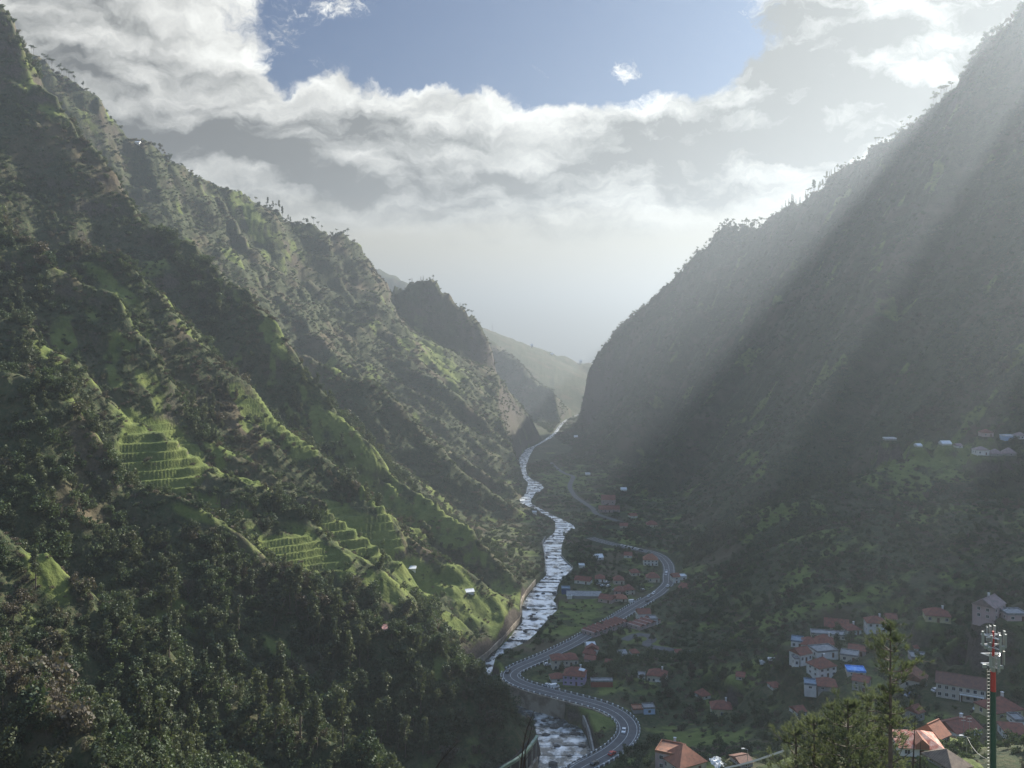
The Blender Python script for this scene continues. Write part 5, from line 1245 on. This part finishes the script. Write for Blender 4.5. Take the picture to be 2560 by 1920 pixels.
# thin dark twigs rising from the bottom edge
M_TWIG = mat('dark_twig', (.03, .025, .022))
def twig(name, pts, d, label, r=.0055):
    P = [P3(a, b, d) for a, b in pts]; b0 = Vector(P[0]); g = [tube([Vector(p)-b0 for p in P], [r*(1.6-1.2*i/(len(P)-1)) for i in range(len(P))], 5)]
    for i in range(1, len(P)-1):
        p = Vector(P[i])-b0; g.append(tube([p, p+Vector((random.choice((-1, 1))*.08, 0, .12))], [r*.6, r*.2], 4))
    o = obj_geo(name, join_geo(g), M_TWIG, None); o.location = b0; prop(o, label, 'twig')
twig('bare_twig', [(1298, 1960), (1304, 1900), (1309, 1860), (1318, 1820), (1326, 1800), (1336, 1776)], 9, 'long thin bare twig rising beside the green gallery')
twig('bare_twig', [(1306, 1960), (1311, 1905), (1313, 1880), (1322, 1850), (1330, 1815)], 9, 'second bare twig leaning against the long one')
twig('bare_twig', [(1085, 1930), (1100, 1905), (1120, 1882), (1146, 1856)], 9, 'short bare twig slanting at the bottom left of the gallery')
twig('bare_twig', [(2280, 1960), (2283, 1900), (2286, 1840), (2288, 1790)], 30, 'reddish bare sapling in front of the sunlit white house', .02)
twig('bare_twig', [(2299, 1960), (2300, 1900), (2302, 1850)], 30, 'thin bare sapling right of the reddish one', .014)

# green topped gallery on the near left river bank
def gallery():
    top = np.array([P3(*q) for q in [(1222, 1945, 346), (1252, 1918, 348), (1280, 1903, 350), (1305, 1886, 353), (1322, 1868, 357), (1333, 1852, 361), (1341, 1842, 364), (1344, 1833, 367)]]); top = smooth_poly(top, 1.5, 2)
    base = top[0].copy(); t = empty('road_gallery', tuple(base)); prop(t, 'curved concrete road gallery with a mossy green top and slim pillars above the river', 'road gallery')
    M_MOSS = mat('mossy_edge', (.16, .22, .15), noise=((.30, .34, .26), .5, .45, .6))
    wall_strip('roof_edge', top-base, 1.1, 1.1, M_MOSS, None, parent=t)
    q = top.copy(); q[:, 0] -= 3.0; q[:, 2] -= 1.1; wall_strip('back_wall', q-base, 16, .5, mat('painted_gallery_shade', (.03, .03, .03)), None, parent=t)  # near-black colour paints in the shade inside the gallery
    q = top.copy(); q[:, 2] -= 8.6; wall_strip('base_wall', q-base, 12, 1.0, M_TAN, None, parent=t)
    me = mesh_from('pillar', box(-.3, .3, -.3, .3, -8.6, -1.1), M_CONC)
    for i in range(3, len(top), max(3, len(top)//9)):
        o = bpy.data.objects.new('pillar', me); C.objects.link(o); o.parent = t; o.location = tuple(top[i]-base)
gallery()

def lamp(px, top, bot, d, label):
    k = d/F; x, y, z = P3(px, bot, d); H = (bot-top)*k; t = empty('street_lamp', (x, y, z)); prop(t, label, 'street lamp')
    obj_geo('pole', tube([(0, 0, -1), (0, 0, H)], [.09, .06], 8), M_METAL, t); obj_geo('arm', tube([(0, 0, H), (-.9, 0, H+.25)], [.05, .04], 6), M_METAL, t)
    obj_geo('lamp_head', join_geo([box(-1.7, -.8, -.16, .16, H+.2, H+.33), box(-1.6, -.9, -.12, .12, H+.333, H+.40)]), M_WHITEP, t)
lamp(2417, 1842, 1930, 205, 'street lamp with a bright head in front of the long white house')
lamp(1869, 1874, 1915, 250, 'street lamp beside the small dark roofed shed')
lamp(1478, 1774, 1796, 432, 'short lamp on the road wall above the pool')
# television aerials near the sunlit roofs
def aerial(px, py, bot, d, label):
    k = d/F; x, y, z = P3(px, bot, d); H = (bot-py)*k; g = [tube([(0, 0, -1), (0, 0, H)], [.05, .04], 5)]
    for dz in (0, -.9): g.append(tube([(-.6, 0, H+dz), (.6, 0, H+dz)], [.04, .04], 4)); g += [tube([(x_, -.3, H+dz), (x_, .3, H+dz)], [.03, .03], 4) for x_ in (-.5, -.2, .1, .4)]
    o = obj_geo('roof_aerial', join_geo(g), M_METAL, None); o.location = (x, y, z); prop(o, label, 'aerial')
aerial(2409, 1793, 1850, 255, 'left roof aerial above the long white house')
aerial(2424, 1796, 1850, 256, 'right roof aerial above the long white house')
# white guard rail line on the near slope and crumpled white sheets
rl = smooth_poly(np.array([P3(1812, 1918, 120), P3(1860, 1908, 112), P3(1910, 1892, 104), P3(1960, 1874, 98)]), 1.0, 1)
wall_strip('lane_barrier', rl, .22, .12, M_WHITEP, 'thin white barrier line curving up to the sunny grass knoll', 'barrier')
def sheet(px, py, d, w, label, seed):
    x, y, z = P3(px, py, d); rng = np.random.RandomState(seed); n = 12; V = []
    for j in range(n):
        for i in range(n): V.append(((i/(n-1)-.5)*w+rng.randn()*.1, (j/(n-1)-.5)*w*.7, .9+rng.randn()*.28-abs(i/(n-1)-.5)*1.2))
    Fq = [(j*n+i, j*n+i+1, (j+1)*n+i+1, (j+1)*n+i) for j in range(n-1) for i in range(n-1)]
    o = obj_geo('plastic_sheet', (V, Fq), M_WHITEP, None); o.location = (x, y, z); sd = o.modifiers.new('t', 'SOLIDIFY'); sd.thickness = .04; prop(o, label, 'plastic sheet')
sheet(1793, 1906, 278, 4.2, 'crumpled white plastic sheet right of the orange roof', 1)
sheet(1803, 1917, 272, 4.0, 'second white plastic sheet lying lower beside the first', 2)
# river boulders (uncountable)
def boulders():
    rng = np.random.RandomState(9); V, T = [], []; bm = bmesh.new(); bmesh.ops.create_icosphere(bm, subdivisions=1, radius=1.0)
    bv = np.array([v.co[:] for v in bm.verts]); bf = np.array([[v.index for v in f.verts] for f in bm.faces]); bm.free()
    Q = smooth_poly(np.concatenate([RL, RR], 1), 2.0, 1); n = 0; k = len(Q)
    for _ in range(2400):
        i = rng.randint(k); a, b = Q[i, :3], Q[i, 3:]; t = rng.rand(); c = a+(b-a)*t; s_ = i*2.0/STEP; fr = s_-math.floor(s_)
        nn = gnoise(np.array([c[0]/9]), np.array([c[1]/9]), 5)[0]
        if c[1] > 620 and rng.rand() < .6: continue
        if not (fr < .35 or nn > .18 or t < .05 or t > .95): continue
        s = (.35+1.5*rng.rand()**3)*(.9 if c[1] > 700 else 1.1)
        v = bv*(1+.22*rng.randn(len(bv), 1))*np.array([s*1.25, s, s*.75])+np.array([c[0], c[1], c[2]+.05]); T.append(bf+n); V.append(v); n += len(bv)
    me = np_mesh('river_boulders', np.concatenate(V), tris=np.concatenate(T), smooth=False); me.materials.append(mat('wet_rock', (.055, .052, .05), noise=((.12, .11, .10), 1.0, .4, .7), rough=.7))
    o = bpy.data.objects.new('river_boulders', me); C.objects.link(o); prop(o, 'dark boulders and stones strewn across the white water of the river', 'boulders', kind='stuff')
boulders()

# stone weirs: low sills across the river at each step
def weirs():
    Q = smooth_poly(np.concatenate([RL, RR], 1), 2.0, 1); me_m = mat('dark_wet_stone', (.06, .056, .052), rough=.8, noise=((.15, .14, .13), .8, .45, .6))
    ks = [i for i in range(1, len(Q)-1) if 470 < Q[i, 1] < 1250 and math.floor(i*2.0/STEP) != math.floor((i-1)*2.0/STEP)]
    ks.sort(key=lambda i: Q[i, 1])
    rng = random.Random(4); ks = [i+rng.choice((-1, 0, 1)) for i in ks if rng.random() < .68]
    for n, i in enumerate(ks):
        a, b = Vector(Q[i, :3]), Vector(Q[i, 3:]); e = b-a; L0 = math.hypot(e.x, e.y)
        g = []; x = -1.0
        while x < L0+1:
            w = rng.uniform(1.2, 3.2); h = rng.uniform(.25, .55)
            if rng.random() < .86: g.append(box(x, x+w-.05, -rng.uniform(.3, .6), rng.uniform(.3, .6), -.9, h))
            x += w
        o = obj_geo('weir', join_geo(g), me_m, None); o.location = (a.x, a.y, (a.z+b.z)/2); o.rotation_euler = (0, 0, math.atan2(e.y, e.x))
        prop(o, 'dark stone weir across the white water of the river', 'weir', 'weirs stepping down the river')
weirs()
def cable(pa, pb, sag, label, r=.02):
    a, b = Vector(P3(*pa)), Vector(P3(*pb)); pts = [a.lerp(b, t/10)-Vector((0, 0, sag*4*(t/10)*(1-t/10))) for t in range(11)]
    o = obj_geo('overhead_cable', tube([p-a for p in pts], [r]*11, 4), M_METAL, None); o.location = a; prop(o, label, 'cable')
cable((2418, 1843, 205), (2477, 1900, 113), 1.0, 'overhead cable running from the street lamp to the antenna mast', .03)
for px, top, bot, d, lab in [(1200, 800, 816, 3500, 'thin radio mast on the far hill crest, left of two'), (1231, 809, 826, 3500, 'thin radio mast on the far hill crest, right of two')]:
    x, y, z = P3(px, bot, d); z = hz(x, y); H = (bot-top)*d/F+4
    t = empty('radio_mast', (x, y, z)); prop(t, lab, 'radio mast', 'radio masts on the far hill')
    obj_geo('pole', tube([(0, 0, -2), (0, 0, H)], [1.1, .5], 6), M_METAL, t); obj_geo('cross_arm', join_geo([tube([(-2, 0, H*.8), (2, 0, H*.8)], [.4, .4], 4), tube([(-1.5, 0, H*.6), (1.5, 0, H*.6)], [.4, .4], 4)]), M_METAL, t)

# labels that several things share get their place in the row, counted from the left of the view
def number_labels():
    W1 = ['first', 'second', 'third', 'fourth', 'fifth', 'sixth', 'seventh', 'eighth', 'ninth', 'tenth', 'eleventh', 'twelfth', 'thirteenth', 'fourteenth', 'fifteenth', 'sixteenth', 'seventeenth', 'eighteenth', 'nineteenth', 'twentieth']
    T = {20: 'twenty', 30: 'thirty', 40: 'forty', 50: 'fifty', 60: 'sixty', 70: 'seventy'}
    def word(n):
        if n <= 20: return W1[n-1]
        t, u = n//10*10, n % 10
        return T[t]+'-'+W1[u-1] if u else {30: 'thirtieth', 40: 'fortieth', 50: 'fiftieth', 60: 'sixtieth', 70: 'seventieth'}[t]
    by = {}
    for o in S.objects:
        if o.parent is None and o.get('label') and o.get('category'): by.setdefault(o['label'], []).append(o)
    for lab, obs in by.items():
        if len(obs) < 2: continue
        if lab.startswith('dark stone weir'):
            obs.sort(key=lambda o: o.location.y)
            for i, o in enumerate(obs): o['label'] = lab+', '+word(i+1)+' from the near end'
            continue
        obs.sort(key=lambda o: o.location.x/max(o.location.y, 1))
        for i, o in enumerate(obs): o['label'] = lab+', '+word(i+1)+' from the left'
    for o in S.objects:
        if o.parent is None and o.get('label') and len(o['label'].split()) > 16: print('LONG', o['label'])
number_labels()
# ------------------------------------------------------------------ haze
def haze():
    x, y0, y1, z0, z1 = 30000, -400, 30000, -760, 520
    v = [(-x, y0, z0), (x, y0, z0), (x, y1, z0), (-x, y1, z0), (-x, y0, z1), (x, y0, z1), (x, y1, z1), (-x, y1, z1)]
    f = [(3, 2, 1, 0), (4, 5, 6, 7), (0, 1, 5, 4), (1, 2, 6, 5), (2, 3, 7, 6), (3, 0, 4, 7)]
    m = bpy.data.materials.new('haze_air'); m.use_nodes = True; nt = m.node_tree; N = nt.nodes; L = nt.links
    N.remove(N['Principled BSDF'])
    p = N.new('ShaderNodeVolumePrincipled'); p.inputs['Color'].default_value = (.375, .425, .485, 1)
    p.inputs['Density'].default_value = HAZE_DENSITY; p.inputs['Anisotropy'].default_value = .55
    L.new(p.outputs[0], N['Material Output'].inputs['Volume'])
    o = link_mesh('haze', v, f, m); prop(o, 'pale even haze filling the whole valley air', 'haze', kind='stuff')
haze()
